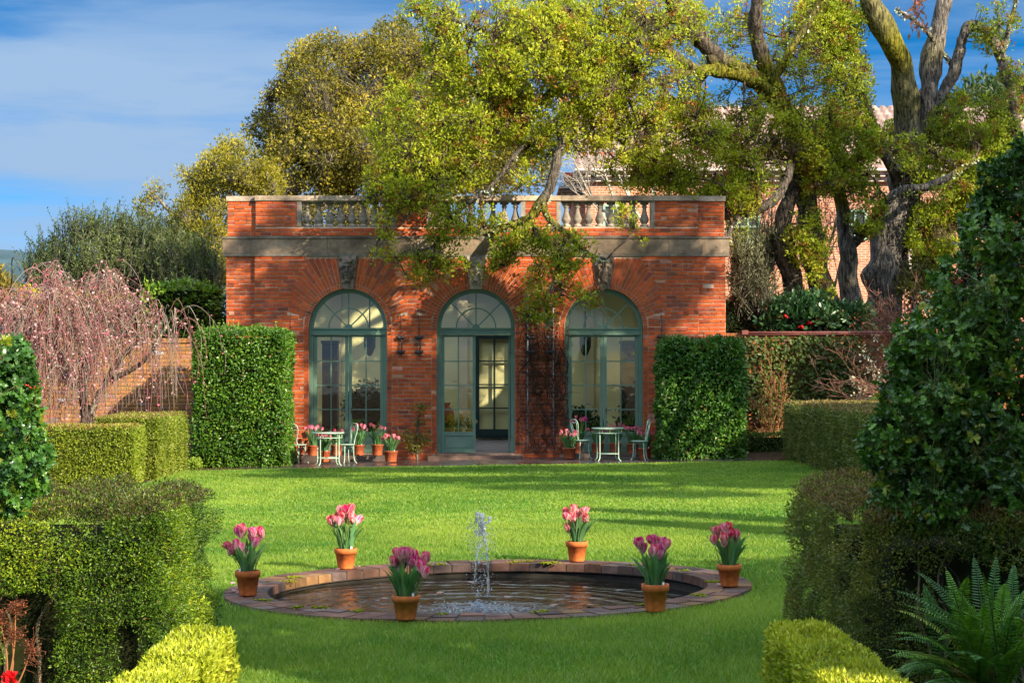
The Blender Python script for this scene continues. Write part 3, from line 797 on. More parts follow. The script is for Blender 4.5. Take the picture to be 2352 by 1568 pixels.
for k, yy in enumerate(np.arange(YB + .38, YB + 9.0, .16)):
    box(mb, xl + .05, xr - .05, yy + .003, yy + .157, FLZ - .1, FLZ + rng.normal(0, .0008), np.array((.17, .15, .15)) * rng.uniform(.7, 1.25))
mb.build('floor', M_WOOD, PAV)

# french doors
GREEN = np.array((.115, .19, .135))
def ring_arc(mb, c, z, r0, r1, y0, y1, t0, t1, n, col):
    t = np.linspace(t0, t1, n + 1); V = []
    for y in (y0, y1):
        for r in (r0, r1): V.append(np.stack([c + r * np.cos(t), np.full(n + 1, y), z + r * np.sin(t)], 1))
    V = np.concatenate(V); m = n + 1; k = np.arange(n)
    q = lambda a, b: np.stack([a * m + k, a * m + k + 1, b * m + k + 1, b * m + k], 1)
    mb.add(V, np.concatenate([q(0, 1), q(3, 2), q(2, 0), q(1, 3)]), col)
YD = YB + .17
def door_leaf(mb, x0, x1, y, zb, zt, col=GREEN, hinge=None):
    """glazed leaf 2 x 4 panes with a bottom panel, front at y; returns pane boxes"""
    st = .075; th = .05
    z_rows = [uz(770), uz(829.5), uz(885), uz(940.5), uz(992)]
    box(mb, x0, x0 + st, y, y + th, zb, zt, col); box(mb, x1 - st, x1, y, y + th, zb, zt, col)
    box(mb, x0 + st, x1 - st, y + .001, y + th, zt - .05, zt - .001, col)
    box(mb, x0 + st, x1 - st, y + .001, y + th, uz(1001), z_rows[4], col)
    box(mb, x0 + st, x1 - st, y + .001, y + th, zb, zb + .09, col)
    box(mb, x0 + st, x1 - st, y + .022, y + th - .01, zb + .09, uz(1001), col * .95)
    box(mb, x0 + st + .03, x1 - st - .03, y + .010, y + .0215, zb + .125, uz(1001) - .035, col * 1.02)
    xm = (x0 + x1) / 2
    box(mb, xm - .014, xm + .014, y + .008, y + th - .008, z_rows[4], zt - .05, col)
    for z in z_rows[1:4]: box(mb, x0 + st, x1 - st, y + .009, y + th - .009, z - .014, z + .014, col)
    return (x0 + st - .005, x1 - st + .005, y + .026, z_rows[4] - .005, zt - .045)
for di, d in enumerate(DOORX):
    c = ux(d); zb = uz(1040); tone = GREEN * (1.0, 1.0, 1.05)[di]
    mb = MB()
    ring_arc(mb, c, ZS, 80.5 / S, R0 - .001, YD, YD + .14, 0, math.pi, 40, tone)
    for sx in (-1, 1):
        x0, x1 = sorted((c + sx * 80.5 / S, c + sx * (R0 - .001)))
        box(mb, x0, x1, YD, YD + .14, zb - .05, ZS, tone)
        x0, x1 = sorted((c + sx * 86 / S, c + sx * (R0 - .0005)))
        box(mb, x0, x1, YD - .025, YD, zb - .05, ZS, tone)
    ring_arc(mb, c, ZS, 85.5 / S, R0 - .0005, YD - .025, YD, 0, math.pi, 40, tone)
    box(mb, c - 80.4 / S, c + 80.4 / S, YD + .005, YD + .14, uz(768), uz(753), tone)
    box(mb, c - 85 / S, c + 85 / S, YD - .045, YD + .004, uz(768.5), uz(765), tone); box(mb, c - 85 / S, c + 85 / S, YD - .03, YD + .004, uz(755.5), uz(752.2), tone)
    fd = mb.build('french_door', M_GREEN, PAV)
    # fanlight bars
    mb = MB()
    for ang in (45, 90, 135):
        t = math.radians(ang); dv = np.array([math.cos(t), 0, math.sin(t)]); nv = np.array([-math.sin(t), 0, math.cos(t)])
        p0, p1 = 6 / S, 81 / S; cc = np.array([c, YD + .06, ZS]) + dv * (p0 + p1) / 2
        boxes(mb, [cc], [((p1 - p0) / 2, .022, .0155)], np.array([[dv, (0, 1, 0), nv]]), tone)
    ring_arc(mb, c, ZS, 44 / S, 47 / S, YD + .040, YD + .080, 0, math.pi, 28, tone)
    ring_arc(mb, c, ZS, .001, 9.5 / S, YD + .028, YD + .090, 0, math.pi, 14, tone)
    mb.build('fanlight', M_GREEN, fd)
    mb = MB(); a = np.linspace(0, math.pi, 33); V = np.stack([c + 80.8 / S * np.cos(a), np.full(33, YD + .062), ZS + 80.8 / S * np.sin(a)], 1)
    mb.add(V, np.array([list(range(33))]), (.5, .5, .5)); mb.build('fanlight_pane', M_GLASS, fd)
    for k in (0, 1):
        if di == 1 and k == 1:
            continue
        mb = MB()
        x0, x1 = (c - 80 / S, c - 1 / S) if k == 0 else (c + .5 / S, c + 80 / S)
        y = YD + .045 - .012 * k
        pb = door_leaf(mb, x0, x1, y, zb + .004, uz(768.7), tone)
        lf = mb.build('door_leaf', M_GREEN, fd)
        mb = MB(); mb.add([(pb[0], pb[2], pb[3]), (pb[1], pb[2], pb[3]), (pb[1], pb[2], pb[4]), (pb[0], pb[2], pb[4])], np.array([[0, 1, 2, 3]]), (.5, .5, .5)); mb.build('leaf_pane', M_GLASS, fd)
    if di != 1:
        mb = MB(); hx = c + .07; hz = uz(941)
        box(mb, hx - .02, hx + .02, YD + .018, YD + .032, hz - .08, hz + .05, (.10, .09, .07)); tube(mb, [(hx, YD + .03, hz), (hx, YD - .03, hz), (hx + .1, YD - .035, hz - .02)], .011, 6, (.12, .10, .08))
        mb.build('door_handle', M_IRON, fd)
    else:   # the right-hand leaf stands folded inward against the reveal
        mb = MB(); x = c + 79 / S
        box(mb, x - .05, x, YD + .15, YD + .15 + .84, zb + .004, uz(768.7), tone * .9)
        mb.build('door_leaf', M_GREEN, fd)
# green glazed door, its shade put into the colour, on the far side of the room, seen through the open leaf
SHADED_GREEN = np.array((.012, .03, .026))
Y2 = YB + 8.9; s2 = F / Y2
def vx(px): return (px - CX) / s2
def vz(py): return EYE - (py - HY) / s2
mb = MB(); zb2 = vz(1006)
x0, x1 = vx(1062), vx(1186)
xa, xb = vx(1101), vx(1170)
for a, b in ((xa - .12, xa), (xb, xb + .15)): box(mb, a, b, Y2 - .06, Y2, zb2, vz(770), SHADED_GREEN)
box(mb, xa, xb, Y2 - .058, Y2, vz(779), vz(770), SHADED_GREEN)
box(mb, xa, xb, Y2 - .057, Y2, zb2, vz(985), SHADED_GREEN); box(mb, xa + .06, xb - .06, Y2 - .075, Y2 - .058, zb2 + .08, vz(990), SHADED_GREEN * 1.2)
xm = (xa + xb) / 2; box(mb, xm - .03, xm + .03, Y2 - .055, Y2, vz(985), vz(779), SHADED_GREEN)
for p in (829, 883, 937): box(mb, xa, xb, Y2 - .053, Y2, vz(p) - .02, vz(p) + .02, SHADED_GREEN)
mb.build('inner_door', M_GREEN, PAV)
# thresholds
mb = MB()
box(mb, ux(985), ux(1200), YB - .62, YB + .02, gz(-.9) - .1, uz(1044), (.10, .062, .048)); box(mb, ux(1004), ux(1182), YB - .30, YB + .40, uz(1044), uz(1040.5), (.17, .11, .08))
mb.build('door_step', M_STONE, PAV)
for a, b, zt in ((700, 900, .07), (1297, 1480, .13)):
    mb = MB(); box(mb, ux(a), ux(b), YB - .75, YB + .1, gz(ux(a)) - .1, zt, (.085, .058, .046)); box(mb, ux(a) + .02, ux(b) - .02, YB + .1, YB + .4, gz(ux(a)) - .1, uz(1041), (.18, .12, .09)); mb.build('door_sill', M_STONE, PAV)

# black iron wall brackets: two clamps on a bar, hanging rod above
def bracket(px, py0, label, flip=1):
    x = ux(px); z1, z0 = uz(py0), uz(py0 + 33)
    t = thing('wall_bracket', (x, YB, z0), label, 'bracket', 'black iron brackets on the facade')
    mb = MB(); tube(mb, [(x - .01, YB - .02, uz(py0 - 52)), (x, YB - .05, z1)], .008, 5, (.05, .05, .055)); mb.build('rod', M_IRON, t)
    for z in (z1, z0):
        mb = MB()
        ico(mb, [(x - .05, YB - .08, z), (x + .05, YB - .08, z)], np.array([[.062, .06, .052]] * 2), (.022, .022, .026))
        box(mb, x - .10, x + .10, YB - .11, YB + .0, z - .025, z + .03, (.02, .02, .024))
        mb.build('clamp', M_IRON, t)
    mb = MB(); tube(mb, smooth_line([(x, YB - .07, z1), (x + .03, YB - .1, (z0 + z1) / 2), (x + .01, YB - .07, z0 - .09)], 6), .02, 6, (.02, .02, .024)); mb.build('bar', M_IRON, t)
bracket(668, 773, 'black iron wall bracket just above the left laurel block')
bracket(921, 775, 'black iron wall bracket right of the left arched door')
bracket(963, 775, 'black iron wall bracket left of the open middle door')
bracket(1219, 775, 'black iron wall bracket tangled in vines right of the middle door')
bracket(1262, 775, 'black iron wall bracket tangled in vines left of the right door')
bracket(1520, 773, 'black iron wall bracket at the corner of the right laurel block')
# ================================================================ hedges
def hedge(name, x0, x1, y0, y1, h, leafL, leafW, n, cols, label, cat='hedge', wob=.06, rnd=.12, seed=1, mat=None, shape='plain', brown_top=None, gaps=None, faces='FTLR', lean=.0, group=None, sprout=0, gx=None, core_col=(.012, .014, .005), core_in=.10, patch=2.2, updir=.25, depth=.08, fine=1.0):
    r = np.random.default_rng(seed); cx = (x0 + x1) / 2
    zb = gz(cx); z0, z1 = zb - .02, zb + h
    root = thing(name, (cx, (y0 + y1) / 2, zb), label, cat, group)
    A = {'F': (x1 - x0) * h, 'T': (x1 - x0) * (y1 - y0), 'L': (y1 - y0) * h, 'R': (y1 - y0) * h, 'B': (x1 - x0) * h}
    tot = sum(A[f] for f in faces); ps = []
    for f in faces:
        m = int(n * A[f] / tot); a, b = r.random(m), r.random(m)
        if f in 'FB': p = np.stack([x0 + a * (x1 - x0), np.full(m, y0 if f == 'F' else y1), z0 + b * h], 1)
        elif f == 'T': p = np.stack([x0 + a * (x1 - x0), y0 + b * (y1 - y0), np.full(m, z1)], 1)
        else: p = np.stack([np.full(m, x0 if f == 'L' else x1), y0 + a * (y1 - y0), z0 + b * h], 1)
        ps.append(p)
    p = np.concatenate(ps); m = len(p)
    lo = np.array([x0 + rnd, y0 + rnd, z0 - 1]); hi = np.array([x1 - rnd, y1 - rnd, z1 - rnd])
    q = np.clip(p, lo, hi); nrm = p - q; nl = np.linalg.norm(nrm, axis=1, keepdims=True); nrm = unit(nrm + 1e-9); p = q + nrm * rnd
    w_ = (vnoise(p, 1 / .45, seed) - .5) * wob * 1.6 + (vnoise(p, 1 / .16, seed + 1) - .5) * wob * fine
    p = p + nrm * (w_ - r.random(m) ** 1.6 * depth)[:, None]
    if gaps is not None:
        k = gaps(p, nrm, r); p, nrm = p[k], nrm[k]; m = len(p)
    d = unit(nrm * .9 + r.normal(0, .65, (m, 3)) + np.array([0, 0, updir]))
    fn = unit(nrm + r.normal(0, .55, (m, 3)))
    t = np.clip(vnoise(p, patch, seed + 2) * .7 + vnoise(p, 9, seed + 3) * .45 + r.normal(0, .16, m) - .12, 0, 1)
    c = np.where((t < .5)[:, None], mixcol(cols[0], cols[1], np.clip(t * 2, 0, 1)), mixcol(cols[1], cols[2], np.clip(t * 2 - 1, 0, 1)))
    c *= (1 + r.normal(0, .14, (m, 1)))
    if brown_top is not None:
        k = (nrm[:, 2] > .6) & (r.random(m) < .6); c[k] = vary(r, brown_top, k.sum(), .25)
    k = r.random(m) < .012; c[k] = vary(r, (.20, .10, .04), k.sum(), .2)
    mb = MB()
    sz = leafL * (.6 + .7 * r.random(m))
    leaves(mb, p, d, fn, sz, sz * leafW / leafL, np.clip(c, .003, .9), shape)
    if sprout:
        xs_ = r.uniform(x0 + .1, x1 - .1, sprout); ysp = r.uniform(y0, y1, sprout); A_ = np.stack([xs_, ysp, np.full(sprout, z1 - .02)], 1); B_ = A_ + np.column_stack([r.normal(0, .03, (sprout, 2)), r.uniform(.06, .24, sprout)])
        twigs(mb, A_, B_, .004, .002, .05, r, (.12, .12, .04))
        for u in np.linspace(.2, 1, 6):
            pp = A_ + (B_ - A_) * u; leaves(mb, pp, r.normal(0, 1, (sprout, 3)) + [0, 0, .8], r.normal(0, 1, (sprout, 3)), leafL * .7, leafW * .7, vary(r, cols[2], sprout), shape)
    mb.build('foliage', mat or M_FINE, root)
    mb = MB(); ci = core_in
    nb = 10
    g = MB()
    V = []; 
    box(mb, x0 + ci, x1 - ci, y0 + ci, y1 - ci, z0, z1 - ci, core_col)  # solid dark box added inside to block light behind the leaves
    mb.build('dark_core', M_CORE, root)
    return root

MYRT = [(.014, .040, .005), (.10, .185, .010), (.36, .42, .02)]
def left_gaps(p, n, r):   # bare, leggy lower left end
    k = vnoise(p, 3.2, 77) + .25 * vnoise(p, 9, 78)
    low = np.clip((-2.8 - p[:, 0]) / .4, 0, 1) * np.clip((.95 - p[:, 2]) / .35, 0, 1)
    return (k > .95 * low) & (k > .39)
hl = hedge('myrtle_hedge', -4.6, -2.33, 13.0, 15.1, 1.30, .024, .0095, 190000, MYRT, 'dark clipped myrtle hedge with leggy bare stems beside the left holly', wob=.12, rnd=.2, seed=3, gaps=left_gaps, brown_top=(.075, .06, .018), mat=M_MYRT, core_in=.28, depth=.13, patch=1.6, fine=2.2)
def right_gaps(p, n, r):
    k = vnoise(p, 3.0, 87) + .25 * vnoise(p, 9, 88)
    low = np.clip((p[:, 0] - 2.55) / .3, 0, 1) * np.clip((1.05 - p[:, 2]) / .25, 0, 1) * (n[:, 1] < -.5)
    return (k > .93 * low) & (k > .37)
hr = hedge('myrtle_hedge', 2.20, 4.7, 12.3, 15.2, 1.20, .024, .0095, 190000, [(.03, .055, .012), (.10, .125, .016), (.25, .21, .022)], 'bronze tinged clipped hedge standing behind the fern', wob=.11, rnd=.18, seed=4, gaps=right_gaps, brown_top=(.15, .085, .03), mat=M_MYRT, core_in=.30, depth=.12, fine=2.2)
def stems(root, x0, x1, y, zt, n, seed, col=(.10, .075, .05)):
    r = np.random.default_rng(seed)
    for k in range(n):
        x = r.uniform(x0, x1); yy = y + r.uniform(-.02, .12); zb = gz(x)
        pts = [(x + r.normal(0, .03) * i, yy + r.normal(0, .02), zb + zt * i / 4, .016 * (1 - i * .18) * r.uniform(.7, 1.4)) for i in range(5)]
        l = smooth_line(pts, 5, .03, seed + k)
        mb = MB(); tube(mb, l[:, :3], np.maximum(l[:, 3], .004), 5, np.array(col) * r.uniform(.6, 1.3))
        for b in range(3):
            i = r.integers(6, len(l) - 2); twigs(mb, l[i:i + 1, :3], l[i:i + 1, :3] + r.normal(0, .1, (1, 3)) + [0, 0, .16], .006, .003, .15, r, np.array(col))
        mb.build('stem', M_BARK, root)
stems(hr, 2.55, 4.2, 12.42, 1.0, 12, 5, (.09, .07, .05))
stems(hl, -4.3, -3.1, 13.12, .9, 12, 6, (.12, .085, .05))
GOLD = [(.17, .21, .010), (.32, .36, .018), (.49, .50, .045)]
hedge('box_hedge', -2.10, -1.73, 10.95, 12.0, .56, .034, .016, 16000, GOLD, 'golden clipped box hedge block at the lawn edge below the myrtle', 'hedge', wob=.04, rnd=.05, seed=8, updir=1.0, group='golden box edging', core_col=(.06, .07, .008), core_in=.07, faces='FTLR')
hedge('box_hedge', -2.12, -1.78, 8.6, 10.9, .53, .034, .016, 30000, GOLD, 'nearest golden clipped box hedge block, in front of the other golden block on the left', 'hedge', wob=.04, rnd=.05, seed=9, updir=1.0, group='golden box edging', core_col=(.06, .07, .008), core_in=.07, faces='FTLR')
hedge('box_hedge', 1.58, 2.0, 8.6, 12.0, .55, .034, .016, 42000, [(.15, .20, .012), (.33, .37, .018), (.50, .48, .04)], 'narrow golden clipped box hedge beside the fern', 'hedge', wob=.05, rnd=.06, seed=10, updir=1.0, group='golden box edging', core_col=(.06, .07, .008), core_in=.07, faces='FTLR')
FAR = [(.12, .17, .014), (.21, .27, .02), (.31, .34, .03)]
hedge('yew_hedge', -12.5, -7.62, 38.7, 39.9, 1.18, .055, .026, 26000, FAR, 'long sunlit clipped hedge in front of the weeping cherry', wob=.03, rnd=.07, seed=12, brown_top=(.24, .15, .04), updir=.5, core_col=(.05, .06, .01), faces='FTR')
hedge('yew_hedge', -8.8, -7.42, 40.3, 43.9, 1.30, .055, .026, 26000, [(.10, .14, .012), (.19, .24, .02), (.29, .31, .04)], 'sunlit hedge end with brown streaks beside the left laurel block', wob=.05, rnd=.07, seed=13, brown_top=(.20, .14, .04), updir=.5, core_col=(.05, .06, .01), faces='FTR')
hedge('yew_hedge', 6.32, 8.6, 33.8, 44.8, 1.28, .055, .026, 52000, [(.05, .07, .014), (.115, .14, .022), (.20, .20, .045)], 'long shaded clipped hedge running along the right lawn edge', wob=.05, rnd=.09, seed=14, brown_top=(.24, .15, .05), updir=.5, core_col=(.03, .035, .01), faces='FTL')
LAUR = [(.030, .085, .010), (.060, .155, .014), (.13, .25, .022)]
hedge('laurel_block', ux(440) * .95 + .02, ux(660) * .95, 44.9, 46.4, 3.22, .072, .034, 27000, [(.035, .10, .010), (.075, .17, .014), (.15, .27, .022)], 'tall clipped laurel block left of the arched doors, brightly sunlit', 'hedge', wob=.10, rnd=.22, seed=15, mat=M_GLOSSY, shape='oval', sprout=26, core_in=.2, updir=.0, depth=.15)
hedge('laurel_block', ux(1516) * .95, ux(1712) * .95, 44.9, 46.3, 2.80, .086, .040, 21000, LAUR, 'broad clipped laurel block right of the arched doors with larger dark leaves', 'hedge', wob=.12, rnd=.25, seed=16, mat=M_GLOSSY, shape='oval', core_in=.2, updir=-.3, depth=.16)
hedge('laurel_hedge', -9.6, -7.62, 49.5, 50.6, 4.45, .12, .055, 6500, [(.05, .11, .01), (.12, .22, .015), (.24, .34, .03)], 'bright green laurel hedge rising behind the left garden wall', 'hedge', wob=.2, rnd=.3, seed=17, mat=M_GLOSSY, shape='oval', sprout=30, faces='FTLR')
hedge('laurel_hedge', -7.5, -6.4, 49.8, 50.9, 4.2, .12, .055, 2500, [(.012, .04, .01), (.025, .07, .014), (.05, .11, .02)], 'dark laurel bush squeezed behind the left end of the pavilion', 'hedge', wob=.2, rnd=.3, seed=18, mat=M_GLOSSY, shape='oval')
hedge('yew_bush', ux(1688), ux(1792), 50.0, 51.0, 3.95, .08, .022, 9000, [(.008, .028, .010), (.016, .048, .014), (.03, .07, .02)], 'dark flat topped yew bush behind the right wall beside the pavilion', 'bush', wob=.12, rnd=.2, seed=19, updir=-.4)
# low planting in the right border
hedge('border_hedge', 5.55, 6.6, 45.5, 46.0, .55, .05, .022, 3000, [(.03, .07, .01), (.07, .12, .015), (.14, .17, .03)], 'small low hedge at the foot of the right garden wall', 'hedge', wob=.06, rnd=.08, seed=20)
hedge('groundcover_plant', ux(426) * .93, ux(452) * .93, 44.2, 44.9, .22, .05, .03, 700, [(.10, .18, .01), (.18, .28, .02), (.25, .34, .03)], 'low bright green groundcover between hedge and left laurel block', 'plant', wob=.08, rnd=.1, seed=21, shape='oval')

# ================================================================ garden walls
def garden_wall(name, x0, x1, y, ztop, label, tone, seed):
    t = thing(name, ((x0 + x1) / 2, y, gz((x0 + x1) / 2)), label, 'wall')
    mb = MB()
    mb.add([(x0, y, -.4), (x1, y, -.4), (x1, y + .3, -.4), (x0, y + .3, -.4), (x0, y, ztop), (x1, y, ztop), (x1, y + .3, ztop), (x0, y + .3, ztop)], BOXF, np.array((.30, .20, .13)), 1)
    run_bricks(mb, x0, x1, -.3, ztop - .01, y, None, seed)
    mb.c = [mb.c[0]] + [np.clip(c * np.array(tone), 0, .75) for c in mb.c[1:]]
    mb.build('brickwork', [M_BRICK, M_MORTAR], t)
    mb = MB(); C = []; e = np.arange(x0, x1, .12)
    r = np.random.default_rng(seed)
    C = np.stack([e + .06, np.full(len(e), y + .15), np.full(len(e), ztop + .05)], 1)
    boxes(mb, C, np.tile([[.055, .21, .055]], (len(e), 1)), None, np.clip(brick_colors(r, len(e)) * np.array(tone) * .9, 0, 1))
    mb.build('coping', M_BRICK, t)
    return t
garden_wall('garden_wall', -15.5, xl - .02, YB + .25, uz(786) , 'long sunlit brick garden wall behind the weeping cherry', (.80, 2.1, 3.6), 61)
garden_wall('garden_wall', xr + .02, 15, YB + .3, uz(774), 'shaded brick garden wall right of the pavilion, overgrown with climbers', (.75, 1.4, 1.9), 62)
# painted pipe along the top of the right wall
t = thing('water_pipe', (ux(1712), YB + .2, uz(765)), 'rusty red iron pipe fixed along the top of the right wall', 'pipe')
mb = MB(); tube(mb, [(ux(1706), YB + .2, uz(764)), (ux(2070), YB + .2, uz(763))], .035, 8, (.20, .06, .045)); tube(mb, [(ux(1706), YB + .2, uz(769)), (ux(1940), YB + .18, uz(767)), (ux(2070), YB + .2, uz(769))], .02, 6, (.20, .06, .045)); mb.build('pipe_run', M_IRON, t)
mb = MB(); tube(mb, [(ux(1713), YB + .18, uz(764)), (ux(1713), YB + .18, uz(785))], .03, 8, (.2, .06, .045)); mb.build('down_pipe', M_IRON, t)
mb = MB(); box(mb, ux(1706), ux(1720), YB + .1, YB + .24, uz(768), uz(758), (.17, .05, .04)); mb.build('junction_box', M_IRON, t)
# grey conduits in the vines on the facade
for px, lab in ((1212, 'thin grey conduit pipe up the facade, nearer the middle door'), (1271, 'thin grey conduit pipe up the facade, nearer the right door')):
    mb = MB(); tube(mb, [(ux(px), YB - .06, uz(1030)), (ux(px), YB - .06, uz(700))], .02, 6, (.30, .31, .34)); tag(mb.build('conduit_pipe', M_IRON, None, (ux(px), YB - .06, uz(1030))), lab, 'pipe', 'conduit pipes')

# ================================================================ brick mansion beyond the trees
YM = 78.0; SM = F / YM
def mxx(px): return (px - CX) / SM
def mzz(py): return EYE - (py - HY) / SM
def mat_house():
    m, N, L = newmat('mansion_brick'); o = N('ShaderNodeOutputMaterial'); b = N('ShaderNodeBsdfPrincipled'); tc = N('ShaderNodeTexCoord')
    mp = N('ShaderNodeMapping'); mp.inputs['Rotation'].default_value = (math.radians(-90), 0, 0); L(tc.outputs['Object'], mp.inputs['Vector'])
    br = N('ShaderNodeTexBrick'); br.inputs['Scale'].default_value = 1; br.inputs['Brick Width'].default_value = .3; br.inputs['Row Height'].default_value = .1; br.inputs['Mortar Size'].default_value = .012
    br.inputs['Color1'].default_value = (.52, .17, .07, 1); br.inputs['Color2'].default_value = (.42, .15, .075, 1); br.inputs['Mortar'].default_value = (.55, .40, .32, 1)
    L(mp.outputs['Vector'], br.inputs['Vector']); L(br.outputs['Color'], b.inputs['Base Color']); b.inputs['Roughness'].default_value = .85; L(b.outputs['BSDF'], o.inputs['Surface']); return m
M_HOUSE = mat_house()
MAN = thing('brick_mansion', (mxx(1750), YM, 0), 'large brick mansion with pale cornice and tiled roof behind the oaks', 'house')
mb = MB(); box(mb, mxx(1345), mxx(2420), YM, YM + 14, -.5, mzz(418), (.5, .2, .1)); mb.build('wall', M_HOUSE, MAN)
mb = MB(); CR = (.62, .52, .44)
box(mb, mxx(1338), mxx(2425), YM - .25, YM + 14.2, mzz(418), mzz(408), CR); box(mb, mxx(1328), mxx(2430), YM - .55, YM + 14.4, mzz(402), mzz(396), CR); box(mb, mxx(1320), mxx(2435), YM - .75, YM + 14.5, mzz(396), mzz(391), CR)
for p in np.arange(1345, 2420, 24): box(mb, mxx(p), mxx(p + 11), YM - .5, YM - .2, mzz(408), mzz(402), CR)
# eaves of the lower wing on the left
for k in range(4): box(mb, mxx(1284 + 8 * k), mxx(1350), YM + .5 + .2 * k, YM + 6, mzz(430 + 7 * k), mzz(424 + 7 * k), CR)
box(mb, mxx(2086), mxx(2165), YM - .12, YM, mzz(622), mzz(552), (.72, .62, .52)); box(mb, mxx(2080), mxx(2170), YM - .2, YM, mzz(630), mzz(622), CR)
mb.build('cornice', M_STONE, MAN)
mb = MB(); box(mb, mxx(1318), mxx(1346), YM + 1.2, YM + 8, -.5, mzz(452), (.5, .2, .1)); mb.build('wing_wall', M_HOUSE, MAN)
mb = MB(); x_ = np.linspace(mxx(1322), mxx(2434), 700); rows = []; nr = 26
for k in range(nr + 1):
    f = k / nr; z = mzz(391) + f * 3.6 + (.06 if k % 2 else 0); rows.append(np.stack([x_ * 1.0, np.full(700, YM - .7 + f * 8 + (.0 if k % 2 else .3)), z + .07 * np.sin(x_ * 2 * math.pi / .38)], 1))
V = np.concatenate(rows); i = np.arange(nr)[:, None] * 700; j = np.arange(699)[None]
cc = mixcol((.25, .17, .15), (.40, .27, .23), vnoise(V, 2.1, 9)); mb.add(V, np.stack([i + j, i + j + 1, i + 701 + j, i + 700 + j], -1).reshape(-1, 4), cc, 0, True)
mb.build('roof', M_ROOF, MAN)
def chimney(a, b, zt, zb, y, cap=True, wall=(.38, .2, .13)):
    mb = MB(); box(mb, mxx(a), mxx(b), y, y + 1.6, mzz(zb), mzz(zt), wall); ch = mb.build('chimney', M_HOUSE if b - a > 60 and not cap else M_ROOF, MAN)
    mb = MB(); box(mb, mxx(a - 4), mxx(b + 4), y - .15, y + 1.75, mzz(zt), mzz(zt - 4), CR); box(mb, mxx(a - 6), mxx(b + 6), y - .2, y + 1.8, mzz(zt - 4), mzz(zt - 14), (.62, .10, .03)); mb.build('chimney_cap', M_ROOF, ch)
chimney(1340, 1415, 356, 398, YM + 1.5); chimney(1308, 1322, 394, 430, YM + 3); chimney(1555, 1640, 200, 345, YM + 6, False)
for a, b, zt, zb in ((2096, 2152, 482, 552), (1936, 1990, 482, 552), (1690, 1745, 482, 560), (1520, 1575, 482, 560), (1385, 1430, 470, 545)):
    mb = MB(); e = 5
    for q in ((a, a + e, zt, zb), (b - e, b, zt, zb), (a + e, b - e, zt, zt + e), (a + e, b - e, zb - e, zb), ((a + b) / 2 - 2, (a + b) / 2 + 2, zt + e, zb - e), (a + e, b - e, (zt + zb) / 2 - 2, (zt + zb) / 2 + 2)):
        box(mb, mxx(q[0]), mxx(q[1]), YM - .14, YM - .004, mzz(q[3]), mzz(q[2]), (.30, .45, .34))
    w_ = mb.build('window', M_GREEN, MAN)
    mb = MB(); box(mb, mxx(a + 1), mxx(b - 1), YM - .06, YM - .002, mzz(zb - 1), mzz(zt + 1), (.05, .06, .06)); mb.build('pane', M_DARKGLASS, w_)

# distant wooded hill, blue haze put into its colour
mb = MB(); n = 60
x_ = np.linspace(-900, 700, n); rows = []
for k in range(8):
    f = k / 7; z = 1.42 * (60 + 34 * vnoise(np.stack([x_ * .004, x_ * 0, x_ * 0], 1), 1, 5) + 4 * vnoise(np.stack([x_ * .05, x_ * 0 + k, x_ * 0], 1), 1, 6)) * (math.sin(f * math.pi / 2)) * np.clip((60 - x_) / 300, .05, 1) - 2
    rows.append(np.stack([x_, np.full(n, 1300 + 500 * f), z], 1))
V = np.concatenate(rows); i = np.arange(7)[:, None] * n; j = np.arange(n - 1)[None]
mb.add(V, np.stack([i + j, i + j + 1, i + n + j + 1, i + n + j], -1).reshape(-1, 4), (.05, .085, .10), 0, True)
tag(mb.build('hills', M_HILL), kind='structure')
# ================================================================ trees
def limb_pts(spec, n=6, wob=.04, seed=0):
    """spec: (px, py, Y, radius px) -> smooth world polyline with radius"""
    q = []
    for px, py, Y, r in spec:
        q.append([*P(px, py, Y), r * Y / F])
    return smooth_line(q, n, wob, seed)
def sample_blobs(blobs, n, r, shell=.35):
    """points in ellipsoids given as (px, py, rx, ry, Y, rY[, weight])"""
    wts = np.array([b[2] * b[3] * (b[6] if len(b) > 6 else 1) for b in blobs], float); wts /= wts.sum()
    out = []
    for b, k in zip(blobs, r.multinomial(n, wts)):
        d = unit(r.normal(0, 1, (k, 3))); rad = r.random(k) ** shell
        u = d * rad[:, None]
        Y = b[4] + b[5] * u[:, 2]
        px = b[0] + b[2] * u[:, 0]; py = b[1] + b[3] * u[:, 1]
        out.append(np.stack([(px - CX) / F * Y, Y, EYE - (py - HY) / F * Y], 1))
    return np.concatenate(out)
def nearest(A, B):
    """index in B of the point nearest to each of A"""
    idx = np.empty(len(A), int); d2 = np.empty(len(A))
    for s in range(0, len(A), 2000):
        d = ((A[s:s + 2000, None] - B[None]) ** 2).sum(-1); idx[s:s + 2000] = d.argmin(1); d2[s:s + 2000] = d.min(1)
    return idx, np.sqrt(d2)
